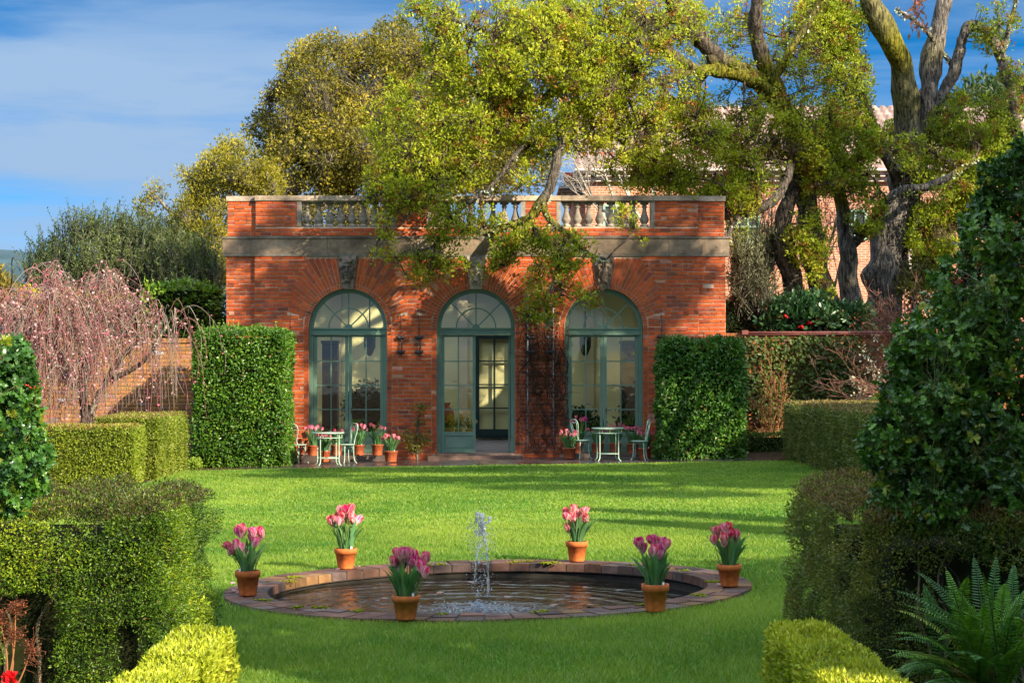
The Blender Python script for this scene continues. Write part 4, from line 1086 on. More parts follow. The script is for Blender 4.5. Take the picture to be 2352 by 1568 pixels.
def canopy(root, limbs, blobs, nclus, nleaf, leafL, leafW, cols, seed, rc=.14, groups=60, bark=(.10, .08, .06), shape='plain', mat=None, clump=(1.1, .36), up=.5, twig_r=.012, br_r=.035, tcol=None, thin=0, trunk_name='trunk', sides=8, moss=None, shell=.35, lump=.35, maxtwig=2.2, colfn=None):
    r = np.random.default_rng(seed)
    mbT = MB(); LP = []
    for k, sp in enumerate(limbs):
        l = limb_pts(sp, 6, .05, seed + k) if not isinstance(sp, np.ndarray) else sp
        c = np.tile(np.array(bark), (len(l), 1)) * (1 + .35 * (vnoise(l[:, :3], 1.5, seed)[:, None] - .5))
        if moss is not None:
            t = np.clip((vnoise(l[:, :3], .8, seed + 9) - .60) * 5, 0, 1); c = c * (1 - t[:, None]) + np.array(moss)[None] * t[:, None]
        tube(mbT, l[:, :3], np.maximum(l[:, 3], .006), sides, c, lump=lump if l[:, 3].max() > .12 else .12, seed=seed + k); LP.append(l)
    LP = np.concatenate(LP)
    p = sample_blobs(blobs, nclus, r, shell)
    cn = vnoise(p, clump[0], seed + 5) * .65 + vnoise(p, clump[0] * 2.7, seed + 6) * .35
    p = p[cn > clump[1]]
    # branches to group centres, twigs to every leaf cluster
    gc = p[r.choice(len(p), min(groups, len(p)), replace=False)]
    gi, gd = nearest(gc, LP[:, :3]); rb = np.minimum(br_r, LP[gi, 3] * .8)
    BP = [LP[:, :3]]; 
    for a, b, rr_ in zip(LP[gi, :3], gc, rb):
        mid = (a + b) / 2 + r.normal(0, .12, 3) * np.linalg.norm(b - a) + [0, 0, .05]
        l = smooth_line([[*a, rr_], [*((a + mid) / 2 + r.normal(0, .05, 3)), rr_ * .8], [*mid, rr_ * .6], [*b, rr_ * .3]], 5, .03, seed)
        tube(mbT, l[:, :3], np.maximum(l[:, 3], .004), 5, np.array(tcol if tcol is not None else bark) * r.uniform(.8, 1.2)); BP.append(l[2:, :3])
    BP = np.concatenate(BP)
    ti, td = nearest(p, BP); ok = td < maxtwig
    p, ti = p[ok], ti[ok]
    twigs(mbT, BP[ti], p, twig_r, twig_r * .35, .1, r, np.array(tcol if tcol is not None else bark), segs=3)
    mbT.build(trunk_name, M_BARK, root)
    # leaves
    m = len(p)
    if nleaf:
        c0 = np.repeat(p, nleaf, 0); off = unit(r.normal(0, 1, (m * nleaf, 3)) + [0, 0, up * .4]); rr_ = r.random(m * nleaf) ** .5
        pos = c0 + off * (rr_ * rc)[:, None]
        d = unit(off + [0, 0, up] + r.normal(0, .35, off.shape)); fn = unit(r.normal(0, 1, off.shape) + [0, 0, .6])
        sz = leafL * (.6 + .7 * r.random(len(pos)))
        t = np.clip(np.repeat(vnoise(p, .55, seed + 7) * .6 + vnoise(p, 2.3, seed + 8) * .5 + r.normal(0, .15, m), nleaf) + r.normal(0, .13, m * nleaf) - .1, 0, 1)
        c = np.where((t < .5)[:, None], mixcol(cols[0], cols[1], np.clip(t * 2, 0, 1)), mixcol(cols[1], cols[2], np.clip(t * 2 - 1, 0, 1)))
        if len(cols) > 3:
            k = np.repeat(r.random(m) < .11, nleaf); c[k] = vary(r, cols[3], k.sum(), .25)
        mb = MB(); leaves(mb, pos, d, fn, sz, sz * leafW / leafL, c, shape); mb.build('crown', mat or M_LEAFTHIN, root)
    return p, LP
def lichen_on(root, pts, n, seed, rad=.06, col=(.33, .36, .24)):
    r = np.random.default_rng(seed); i = r.integers(0, len(pts), n); q = pts[i, :3] + r.normal(0, rad * .6, (n, 3)) - np.array([0, 0, .02])
    mb = MB(); d = r.normal(0, 1, (n, 3)) * [1, 1, .5] - [0, 0, .5]; sz = rad * (.5 + r.random(n)); leaves(mb, q, d, r.normal(0, 1, (n, 3)), sz, sz * .8, vary(r, col, n, .25), 'oak'); tag(mb.build('lichen', M_LICHEN, root), kind='stuff')

OAKC = [(.13, .17, .010), (.33, .38, .016), (.58, .56, .05), (.30, .13, .025)]
BARK = (.085, .068, .052); MOSS = (.12, .11, .010)
A_limbs = [
    [(1912, 800, 51.5, 52), (1900, 735, 51.5, 42), (1880, 640, 51.5, 33), (1855, 520, 51.2, 28), (1840, 400, 51, 26), (1825, 300, 50.5, 23), (1780, 200, 50, 21), (1742, 100, 49.5, 18), (1738, 0, 49, 16), (1745, -90, 49, 12)],
    [(1868, 800, 50.8, 38), (1850, 735, 50.8, 30), (1818, 640, 50.5, 25), (1798, 560, 50.5, 23), (1808, 470, 50.4, 19), (1838, 390, 50.6, 17)],
    [(1815, 270, 50.3, 17), (1740, 190, 49.5, 16), (1660, 165, 49, 15), (1590, 155, 48.5, 14), (1540, 120, 48, 13), (1480, 95, 47.5, 10), (1400, 120, 47, 7), (1300, 160, 46.5, 5)],
    [(1770, 190, 50, 18), (1690, 160, 49.3, 18), (1640, 125, 49, 17), (1590, 75, 48.5, 17), (1550, 20, 48, 15), (1525, -60, 48, 12)],
    [(1640, 150, 49, 12), (1600, 60, 48.5, 12), (1540, 42, 48, 10), (1480, 42, 48, 9), (1410, 48, 47.5, 6)],
    [(1590, 160, 48.5, 11), (1520, 190, 48, 10), (1430, 215, 47.5, 9), (1350, 235, 46.9, 9), (1300, 285, 46.4, 10), (1285, 350, 46.1, 11), (1270, 420, 45.9, 11), (1240, 465, 45.8, 13), (1215, 497, 45.8, 9), (1160, 522, 45.7, 8), (1105, 535, 45.6, 6), (1060, 530, 45.5, 3)],
    [(1245, 462, 45.8, 9), (1258, 500, 45.7, 8), (1300, 540, 45.7, 6), (1345, 580, 45.6, 4), (1390, 595, 45.5, 3)],
    [(1430, 215, 47.5, 7), (1300, 200, 46.9, 7), (1180, 270, 46.5, 6), (1090, 370, 46.1, 5), (1000, 440, 45.8, 4), (930, 500, 45.6, 3)],
    [(1340, 235, 46.9, 6), (1210, 330, 46.3, 6), (1140, 420, 46, 5), (1060, 480, 45.7, 4), (990, 570, 45.5, 3)],
    [(1480, 95, 47.5, 7), (1360, 60, 47, 6), (1200, 90, 46.6, 5), (1080, 60, 46.3, 4), (960, 20, 46, 3)],
    [(1825, 300, 50.5, 9), (1812, 395, 49.5, 10), (1768, 468, 49, 11), (1700, 497, 48.4, 7), (1675, 540, 48.1, 5), (1662, 575, 48, 3)],
    [(1300, 540, 45.7, 5), (1285, 600, 45.5, 4), (1260, 690, 45.4, 3), (1262, 740, 45.4, 2)],
    [(1775, 190, 50, 12), (1830, 90, 50, 10), (1880, 10, 50, 8), (1900, -60, 50, 6)],
]
OA = thing('oak_tree', (*P(1880, 800, 51.3)[:2], 1.0), 'old mossy twin stemmed oak reaching its lit limbs across the pavilion front', 'tree')
A_blobs = [
    (1180, 110, 210, 150, 46.8, 1.8, 1.0), (1020, 290, 190, 170, 46.5, 1.6, .8), (960, 430, 135, 100, 45.8, 1.0, 1.1), (1060, 515, 100, 60, 45.6, .7, .8), (915, 505, 75, 50, 45.6, .6, .8),
    (920, 590, 80, 28, 45.6, .5, .42), (985, 625, 55, 40, 45.5, .4, .45), (1045, 585, 55, 38, 45.5, .4, .45), (1260, 190, 240, 190, 47, 1.8, .95), (1460, 130, 190, 170, 47.5, 1.8, .8), (1400, 300, 130, 90, 47, 1.2, .45),
    (1170, 350, 120, 85, 46.2, 1.0, .75), (1660, 260, 180, 130, 49.6, 1.4, .6), (1760, 90, 150, 120, 50.4, 1.2, .55), (1560, 330, 140, 100, 48, 1.3, .6), (1620, 430, 170, 60, 48.3, 1, .55), (1760, 350, 140, 110, 49.3, 1.3, .6), (1540, 50, 120, 80, 49.2, .8, .4),
    (1215, 548, 55, 38, 45.6, .5, .75), (1310, 580, 90, 55, 45.6, .5, .55), (1275, 650, 85, 55, 45.5, .4, .36), (1245, 715, 62, 36, 45.4, .3, .5), (1345, 690, 48, 28, 45.4, .3, .5), (1475, 545, 30, 22, 45.6, .3, .9), (1440, 500, 40, 30, 45.8, .4, .5), (1150, 560, 50, 60, 45.6, .4, .7), (1110, 600, 60, 30, 45.5, .3, .5),
    (1850, 330, 110, 110, 50.5, 1.2, .7), (1860, 560, 62, 60, 50, .7, .75), (1880, 650, 42, 50, 50, .6, .5), (975, 30, 70, 45, 46, .8, .5), (1730, 440, 80, 60, 49, .8, .5), (1820, 180, 100, 100, 50, 1.2, .45), (1500, 395, 150, 60, 48.4, .8, .8), (1650, 460, 120, 50, 48.4, .7, .75), (1880, 440, 80, 80, 50.2, .8, .9), (1720, 410, 110, 70, 48.8, .8, .8), (1700, 530, 40, 60, 50.6, .5, .4),
]
pA, LA = canopy(OA, A_limbs, A_blobs, 20500, 14, .088, .046, OAKC, 101, rc=.125, groups=230, bark=BARK, shape='plain', clump=(1.35, .47), moss=MOSS, tcol=(.10, .07, .05), sides=12)
lichen_on(OA, LA[(LA[:, 3] < .16)], 2600, 5, .08)

B_limbs = [
    [(2012, 810, 53, 44), (2020, 745, 53, 40), (2029, 680, 53, 46), (2038, 600, 53, 50), (2053, 520, 53, 45), (2072, 450, 53, 41), (2090, 370, 53, 38), (2085, 280, 52.8, 31), (2070, 170, 52.5, 30), (2045, 90, 52, 28), (1998, 10, 51.8, 22), (1965, -70, 51.5, 18)],
    [(2095, 390, 53, 28), (2125, 300, 53, 25), (2136, 200, 53, 24), (2145, 110, 53, 23), (2168, 10, 53, 21), (2178, -70, 53, 18)],
    [(1975, 810, 52.6, 40), (1965, 745, 52.5, 29), (1955, 640, 52.3, 23), (1942, 540, 52.2, 19), (1930, 460, 52.2, 17), (1905, 380, 52, 12), (1890, 300, 52, 9)],
    [(2128, 270, 53, 14), (2180, 190, 53, 13), (2202, 110, 53, 13), (2225, 66, 53, 13), (2262, 72, 53, 13), (2298, 140, 53, 12), (2330, 250, 53, 10), (2342, 340, 53, 8)],
    [(1962, 560, 52.2, 11), (2010, 500, 51.7, 10), (2060, 440, 51.2, 9), (2130, 428, 51, 9), (2185, 400, 51, 7), (2240, 365, 51, 4)],
    [(2085, 560, 53, 13), (2128, 530, 52.5, 8), (2180, 500, 52.5, 6), (2240, 470, 52.5, 3)],
    [(2060, 420, 52.6, 11), (1990, 240, 52, 9), (1960, 130, 52, 8), (1940, 20, 52, 6)],
    [(2190, 160, 53, 6), (2120, 60, 52.6, 5), (2060, 20, 52.3, 4)],
    [(2300, 150, 53, 6), (2320, 60, 53, 5), (2335, -20, 53, 4)],
]
OB = thing('oak_tree', (*P(2020, 810, 53)[:2], 1.0), 'stout old oak with thick grey trunk forking into the sky at the right', 'tree')
B_blobs = [(1935, 240, 75, 160, 52, 1.4, .6), (2110, 330, 120, 60, 54.6, .9, .7), (2085, 350, 60, 50, 51.6, .5, .4), (2230, 300, 110, 90, 53, 1.3, .85), (2200, 400, 120, 50, 52, 1.0, .75), (1930, 360, 100, 100, 51.6, 1.2, 1.1), (2290, 330, 70, 100, 53, 1.2, .9), (2285, 60, 60, 70, 53, 1.0, .32), (1905, 60, 85, 90, 52, 1.2, .8), (1990, 400, 50, 50, 51.5, .8, .5), (2130, 540, 50, 80, 52.5, .7, .8), (2190, 520, 60, 80, 52.5, .6, .9), (2140, 600, 45, 50, 52.4, .5, .8), (2230, 440, 50, 60, 52.4, .6, .5), (1985, 480, 50, 80, 51.4, .6, .7), (1990, 320, 35, 50, 51.6, .8, .5), (2330, 200, 40, 80, 53, .8, .45), (2130, 455, 60, 30, 51, .6, .25)]
pB, LB = canopy(OB, B_limbs, B_blobs, 11500, 14, .09, .047, [(.11, .155, .012), (.27, .34, .018), (.46, .50, .04), (.26, .12, .025)], 102, rc=.12, groups=130, bark=(.13, .112, .095), shape='plain', clump=(1.3, .46), moss=MOSS, tcol=(.10, .07, .05), sides=12)
lichen_on(OB, LB[(LB[:, 3] < .15)], 1300, 6, .08)

# evergreen oak behind the pavilion, dense golden green
EVC = [(.065, .068, .010), (.25, .215, .016), (.52, .39, .03)]
EV = thing('evergreen_oak', (*P(800, 800, 64)[:2], 0), 'huge dense golden green evergreen tree rising behind the pavilion roof', 'tree')
E_limbs = [[(820, 980, 64, 40), (815, 700, 64, 34), (800, 480, 64, 28), (790, 330, 64, 20), (780, 200, 64, 10)], [(800, 480, 64, 18), (700, 380, 63.5, 12), (650, 280, 63, 7)], [(800, 420, 64, 18), (900, 300, 64, 12), (960, 150, 64, 8)], [(800, 330, 64, 12), (740, 200, 63.5, 8), (720, 120, 63, 5)]]
E_blobs = [(730, 190, 95, 100, 63, 2.5, 1), (665, 260, 80, 75, 63, 2.2, 1), (640, 400, 75, 60, 62.5, 2, 1), (720, 360, 120, 110, 62, 2.5, 1), (850, 190, 120, 110, 64, 3, 1), (905, 130, 75, 85, 64, 2.5, .9), (950, 240, 110, 140, 64, 3, 1), (830, 330, 130, 110, 62, 2.5, 1), (960, 390, 120, 80, 63, 2.5, 1), (1080, 300, 140, 140, 64, 3, .8), (1150, 400, 120, 60, 64, 2.5, .8), (620, 445, 60, 50, 62, 2, .8), (590, 300, 30, 36, 63, 1, .6), (760, 110, 50, 40, 63, 1.5, .8), (1010, 120, 60, 50, 64, 2, .6), (760, 500, 150, 50, 61.5, 1.5, .8), (930, 510, 120, 40, 61.5, 1.5, .6)]
canopy(EV, E_limbs, E_blobs, 11500, 11, .12, .06, EVC, 103, rc=.22, groups=90, bark=(.14, .12, .10), clump=(.9, .34), br_r=.05, shell=.22, up=.3, maxtwig=3, mat=M_LEAF, tcol=(.17, .14, .11))
EV2 = thing('evergreen_oak', (*P(470, 800, 58)[:2], 0), 'smaller loose golden evergreen tree left of the pavilion roof line', 'tree')
E2_limbs = [[(500, 960, 58, 22), (490, 700, 58, 17), (470, 560, 58, 12), (440, 450, 58, 7)], [(490, 600, 58, 10), (560, 480, 58, 7), (590, 400, 58, 4)], [(470, 560, 58, 8), (400, 500, 58, 5), (360, 450, 58, 3)]]
E2_blobs = [(365, 450, 40, 38, 58, 1, .8), (430, 440, 55, 50, 58, 1.3, .9), (500, 400, 50, 55, 58, 1.4, .9), (560, 390, 70, 60, 58, 1.6, 1), (600, 430, 50, 50, 58, 1.4, 1), (470, 500, 80, 60, 57.5, 1.5, 1), (400, 520, 50, 50, 58, 1.2, .8), (480, 600, 60, 90, 57.5, 1.5, 1), (430, 600, 40, 60, 57.5, 1.2, .7), (330, 480, 15, 30, 58, .5, .6), (530, 345, 30, 30, 58, .8, .6)]
canopy(EV2, E2_limbs, E2_blobs, 4200, 12, .10, .045, [(.07, .075, .010), (.27, .245, .018), (.50, .39, .03)], 104, rc=.24, groups=50, bark=(.2, .17, .13), clump=(1.0, .42), br_r=.04, shell=.25, up=.6, maxtwig=3, mat=M_LEAF, tcol=(.2, .17, .13))
# grey olive bush with upright shoots
def shoots_bush(root, blobs, n, Ls, nl, leafL, leafW, cols, seed, spread=.35, mat=None):
    r = np.random.default_rng(seed); p = sample_blobs(blobs, n, r, .3)
    d = unit(r.normal(0, spread, (n, 3)) + [0, 0, 1]); Lg = Ls * (.5 + r.random(n)); tip = p + d * Lg[:, None]
    mb = MB(); twigs(mb, p - d * .25, tip, .012, .004, .05, r, (.10, .09, .07)); mb.build('branches', M_BARK, root)
    t = np.linspace(.0, 1, nl); q = (p[:, None] + (tip - p)[:, None] * t[None, :, None]).reshape(-1, 3); dd = np.repeat(d, nl, 0)
    ld = unit(dd * .8 + r.normal(0, .7, dd.shape)); c0 = np.clip(np.repeat(vnoise(p, .9, seed), nl) * .8 + r.normal(0, .2, len(q)) + .1, 0, 1)
    c = np.where((c0 < .5)[:, None], mixcol(cols[0], cols[1], np.clip(c0 * 2, 0, 1)), mixcol(cols[1], cols[2], np.clip(c0 * 2 - 1, 0, 1)))
    mb = MB(); sz = leafL * (.6 + .6 * r.random(len(q))); leaves(mb, q, ld, r.normal(0, 1, q.shape), sz, sz * leafW / leafL, c); mb.build('foliage', mat or M_LEAF, root)
OLC = [(.028, .050, .012), (.075, .115, .025), (.20, .24, .07)]
OL = thing('olive_tree', (*P(230, 800, 55)[:2], -.1), 'broad grey green olive tree with upright shoots against the sky', 'tree')
shoots_bush(OL, [(210, 610, 130, 75, 55, 1.6), (110, 630, 55, 65, 55, 1.2), (310, 610, 90, 80, 55, 1.5), (400, 640, 90, 85, 54.5, 1.4), (460, 650, 55, 80, 54.5, 1.1), (200, 680, 150, 60, 54.5, 1.2), (330, 560, 70, 30, 55, .8), (220, 540, 100, 30, 55, .8)], 2500, .6, 15, .13, .032, OLC, 105)
mb = MB()
r_ = np.random.default_rng(4)
for k in range(7):
    a = P(180 + 40 * k, 860, 55); b = P(110 + 52 * k + r_.normal(0, 15), 600, 55); l = smooth_line([[*a, .09], [*((a + b) / 2 + r_.normal(0, .2, 3)), .06], [*b, .02]], 6, .05, k); tube(mb, l[:, :3], l[:, 3], 6, (.10, .09, .07))
mb.build('trunk', M_BARK, OL)
OL2 = thing('olive_tree', (*P(1728, 700, 50.5)[:2], 1.0), 'silvery olive bush between the pavilion corner and the mossy oak', 'tree')
shoots_bush(OL2, [(1725, 610, 42, 60, 50.5, .8), (1740, 680, 50, 60, 50.3, .8), (1700, 650, 24, 80, 50.2, .6), (1770, 570, 30, 30, 50.8, .6)], 620, .5, 13, .12, .03, [(.06, .075, .035), (.14, .15, .07), (.32, .32, .17)], 106)
# background trees
def bg_tree(name, label, px, Y, blobs, n, cols, seed, leafL=.2, trunk_r=10, nleaf=10, rc=.3):
    root = thing(name, (*P(px, 800, Y)[:2], 0), label, 'tree'); top = min(b[1] for b in blobs)
    canopy(root, [[(px, 900, Y, trunk_r), (px + 4, (900 + top) / 2, Y, trunk_r * .7), (px, top, Y, trunk_r * .3)]], blobs, n, nleaf, leafL, leafL * .45, cols, seed, rc=rc, groups=30, clump=(.6, .33), br_r=.06, shell=.25, maxtwig=4, mat=M_LEAF)
bg_tree('evergreen_tree', 'tall dark green tree beyond the mansion at far right', 2270, 90, [(2250, 260, 70, 80, 90, 4), (2310, 300, 70, 110, 88, 4), (2230, 370, 70, 60, 88, 3), (2330, 400, 60, 110, 86, 3), (2280, 440, 80, 70, 86, 3), (2210, 460, 40, 60, 86, 2)], 1700, [(.02, .045, .014), (.05, .085, .02), (.11, .14, .03)], 107, .3, 12, 10, .5)
bg_tree('leafy_tree', 'yellow brown bushy tree low at the far left below the hills', 20, 75, [(15, 690, 45, 45, 75, 2), (60, 700, 40, 40, 74, 2), (-20, 660, 30, 50, 75, 1.5), (110, 715, 60, 40, 70, 1.5)], 700, [(.07, .06, .012), (.16, .13, .02), (.26, .2, .03)], 108, .2, 6)
bg_tree('leafy_bush', 'olive green bush in the gap right of the thick oak trunk', 2095, 51.5, [(2095, 690, 42, 50, 51.5, .8), (2110, 640, 40, 40, 51.8, .7), (2075, 740, 35, 35, 51.2, .6)], 420, [(.05, .055, .010), (.12, .115, .014), (.22, .19, .02)], 109, .12, 5, 9, .2)
bg_tree('leafy_bush', 'dark evergreen shrub mass behind the olive tree at left', 350, 57, [(340, 720, 120, 50, 57, 1.5), (450, 740, 60, 60, 56, 1.2), (220, 730, 120, 40, 57, 1.5)], 700, [(.02, .04, .012), (.05, .075, .018), (.10, .12, .03)], 113, .18, 6)
FO = thing('forsythia_bush', (*P(85, 800, 51)[:2], -.1), 'bright yellow flowering forsythia bush beside the weeping cherry', 'bush')
canopy(FO, [[(80, 860, 51, 5), (75, 760, 51, 4), (60, 680, 51, 2)], [(90, 860, 51, 5), (110, 760, 51, 4), (150, 700, 51, 2)]], [(65, 690, 30, 36, 51, .6), (95, 715, 40, 22, 51, .5), (160, 690, 35, 22, 51, .5), (250, 690, 60, 20, 51, .5, .3)], 420, 9, .06, .035, [(.40, .30, .02), (.62, .44, .02), (.70, .55, .06)], 110, rc=.12, groups=30, clump=(1, .3), mat=M_PETAL)
# broad leaved shrub with a few red blooms above the right wall
CM = thing('camellia_bush', (*P(1870, 760, 49.5)[:2], 1.0), 'large leaved dark camellia bush at the foot of the mossy oak', 'bush')
canopy(CM, [[(1850, 800, 49.5, 6), (1840, 740, 49.5, 4), (1820, 700, 49.5, 2)], [(1880, 800, 49.5, 6), (1920, 740, 49.3, 4), (1960, 720, 49.3, 2)]], [(1815, 725, 55, 35, 49.5, .6), (1880, 735, 70, 28, 49.4, .6), (1950, 732, 50, 26, 49.3, .5), (1780, 745, 40, 22, 49.4, .4), (1850, 700, 50, 22, 49.8, .4)], 700, 7, .19, .085, [(.014, .045, .016), (.03, .085, .025), (.08, .15, .05)], 111, rc=.2, groups=40, clump=(1, .3), shape='oval', mat=M_GLOSSY)
mb = MB(); r_ = np.random.default_rng(3); q = np.array([P(px, py, 49.0) for px, py in ((1795, 727), (1858, 742), (1880, 738), (1843, 752))]); ico(mb, np.repeat(q, 5, 0) + r_.normal(0, .04, (20, 3)), .045, (.5, .02, .02)); tag(mb.build('red_bloom', M_PETAL, CM), kind='stuff')

# bare pale tree behind the balustrade
def stem_tree(root, stems_, seed, r0, col, gen=3, n=7, spread=.5, name='branches'):
    r = np.random.default_rng(seed); mb = MB(); cur = []
    for a, b in stems_:
        l = smooth_line([[*a, r0], [*((np.array(a) + b) / 2 + r.normal(0, .15, 3)), r0 * .7], [*b, r0 * .3]], 8, .06, seed); tube(mb, l[:, :3], l[:, 3], 6, np.array(col) * r.uniform(.85, 1.1)); cur.append(l)
    for g in range(gen):
        nxt = []
        for l in cur:
            for k in range(n if g < 2 else 4):
                i = r.integers(len(l) // 4, len(l)); rr_ = max(l[i, 3] * .55, .006); ln = np.linalg.norm(l[-1, :3] - l[0, :3]) * r.uniform(.28, .55)
                d = unit(unit(l[-1, :3] - l[0, :3]) + r.normal(0, spread, 3)); a = l[i, :3]; b = a + d * ln
                q = smooth_line([[*a, rr_], [*((a + b) / 2 + r.normal(0, .06, 3) * ln), rr_ * .7], [*b, rr_ * .35]], 4, .02, seed + k)
                tube(mb, q[:, :3], np.maximum(q[:, 3], .005), 4, np.array(col) * r.uniform(.8, 1.1)); nxt.append(q)
        cur = nxt
    mb.build(name, M_TWIG, root)
BT = thing('bare_tree', (*P(1440, 800, 62)[:2], 0), 'leafless pale barked tree fanning out behind the balustrade', 'tree')
b0 = [(1400, 520), (1430, 520), (1460, 520), (1480, 520), (1500, 510), (1420, 500)]; b1 = [(1300, 330), (1350, 270), (1400, 250), (1380, 300), (1450, 280), (1290, 420)]
stem_tree(BT, [(P(*p, 62), P(*q, 62 + k * .2)) for k, (p, q) in enumerate(zip(b0, b1))], 21, .055, (.40, .35, .28))
mb = MB(); tube(mb, [P(1450, 900, 62), P(1445, 700, 62), P(1440, 500, 62)], [.22, .18, .14], 8, (.45, .40, .33)); mb.build('trunk', M_BARK, BT)

BT2 = thing('bare_tree', (*P(1760, 800, 56)[:2], .8), 'leafless lichen grey small tree standing in the gap between pavilion corner and oak trunks', 'tree')
stem_tree(BT2, [(P(1745, 760, 56), P(a, b, 56 + .15 * k)) for k, (a, b) in enumerate(((1690, 470), (1730, 430), (1775, 440), (1700, 560), (1800, 520)))] + [(P(1900, 760, 56), P(a, b, 56)) for a, b in ((1880, 450), (1920, 500), (1960, 470))] + [(P(2160, 760, 56), P(a, b, 56)) for a, b in ((2130, 470), (2190, 430), (2230, 480), (2110, 540))], 23, .05, (.20, .17, .12))
# weeping cherry
WC = thing('weeping_cherry', (*P(200, 985, 43.8)[:2], gz(-9.7)), 'weeping cherry with drooping reddish twigs and pink buds above the left hedge', 'tree')
r = np.random.default_rng(31); mb = MB()
tr = [[(196, 1010, 43.8, 15), (195, 950, 43.8, 13), (190, 900, 43.8, 11), (200, 850, 43.8, 12), (230, 780, 43.8, 9), (250, 700, 43.9, 5)], [(210, 1010, 43.8, 11), (215, 940, 43.7, 9), (250, 870, 43.6, 7), (300, 800, 43.5, 6), (370, 740, 43.5, 5)], [(195, 900, 43.8, 10), (140, 820, 43.7, 8), (110, 720, 43.7, 5), (122, 660, 43.7, 3)], [(195, 890, 43.8, 9), (120, 840, 43.3, 6), (40, 760, 43.1, 4), (0, 720, 43, 3)], [(260, 870, 43.6, 7), (330, 830, 43.2, 5), (385, 745, 43.2, 3)], [(230, 780, 43.8, 6), (180, 720, 43.5, 4), (190, 680, 43.4, 3)]]
for k, s_ in enumerate(tr):
    l = limb_pts(s_, 6, .05, 300 + k); tube(mb, l[:, :3], l[:, 3], 7, mixcol((.10, .08, .06), (.33, .30, .21), (vnoise(l[:, :3], 3, 7) > .6).astype(float)))
mb.build('trunk', M_BARK, WC)
tops = [(122, 650, 43.7, 1.0, 55), (240, 655, 43.9, 1.0, 60), (60, 700, 43.2, 1.1, 60), (0, 715, 43, 1.0, 40), (180, 700, 43.4, 1.2, 75), (300, 720, 43.5, 1.1, 60), (385, 738, 43.2, .8, 60), (40, 740, 42.6, 1.1, 60), (130, 690, 43.0, 1.2, 60), (100, 830, 42.9, .9, 60), (190, 830, 42.8, .8, 40), (140, 760, 42.9, 1.1, 70), (230, 770, 43, 1.1, 60), (90, 780, 42.7, 1.0, 55), (330, 790, 43.1, .8, 40), (270, 690, 43.8, .9, 35)]
mb = MB(); mf = MB()
for px, py, Y, sp_, n in tops:
    c = P(px, py, Y)
    for k in range(int(n * (1.0 if px < 280 else .55))):
        a = r.uniform(0, 2 * math.pi); R1 = sp_ * r.uniform(.25, 1.05); dr = np.array([math.cos(a), math.sin(a) * .8, 0])
        st = c + r.normal(0, .16, 3); dz = r.uniform(.6, 2.1)
        pk = st + dr * R1 * .45 + [0, 0, r.uniform(.02, .28)]
        en = st + dr * R1 * r.uniform(1.0, 1.25) - [0, 0, dz]
        en[2] = max(en[2], 1.0 - r.random() * .5 if px > 310 else .9)
        mid = np.array([en[0] * .75 + pk[0] * .25, en[1] * .75 + pk[1] * .25, pk[2] * .6 + en[2] * .4])
        l = smooth_line([[*st, .008], [*pk, .007], [*mid, .005], [*en, .0035]], 5, .04, k)
        cl = np.array((.25, .11, .10)) if r.random() < .55 else np.array((.25, .20, .16))
        tube(mb, l[:, :3], l[:, 3], 3, cl * r.uniform(.75, 1.2), cap=False)
        for b in range(2):
            i = r.integers(5, len(l) - 2); q = l[i, :3]; e2 = q + r.normal(0, .12, 3) - [0, 0, r.uniform(.2, .7)]
            twigs(mb, q[None], e2[None], .006, .003, .08, r, cl)
        nf_ = r.integers(3, 11) if r.random() < .75 else 0
        i = r.integers(3, len(l), nf_); q = l[i, :3] + r.normal(0, .025, (nf_, 3))
        if nf_: leaves(mf, q, r.normal(0, 1, (nf_, 3)) - [0, 0, .4], r.normal(0, 1, (nf_, 3)), .055 * (.6 + .8 * r.random(nf_)), .045, vary(r, (.52, .13, .19) if r.random() < .5 else (.72, .42, .44), nf_, .25), 'oval')
tag(mb.build('drooping_twigs', M_TWIG, WC), kind='stuff'); tag(mf.build('pink_buds', M_PETAL, WC), kind='stuff')
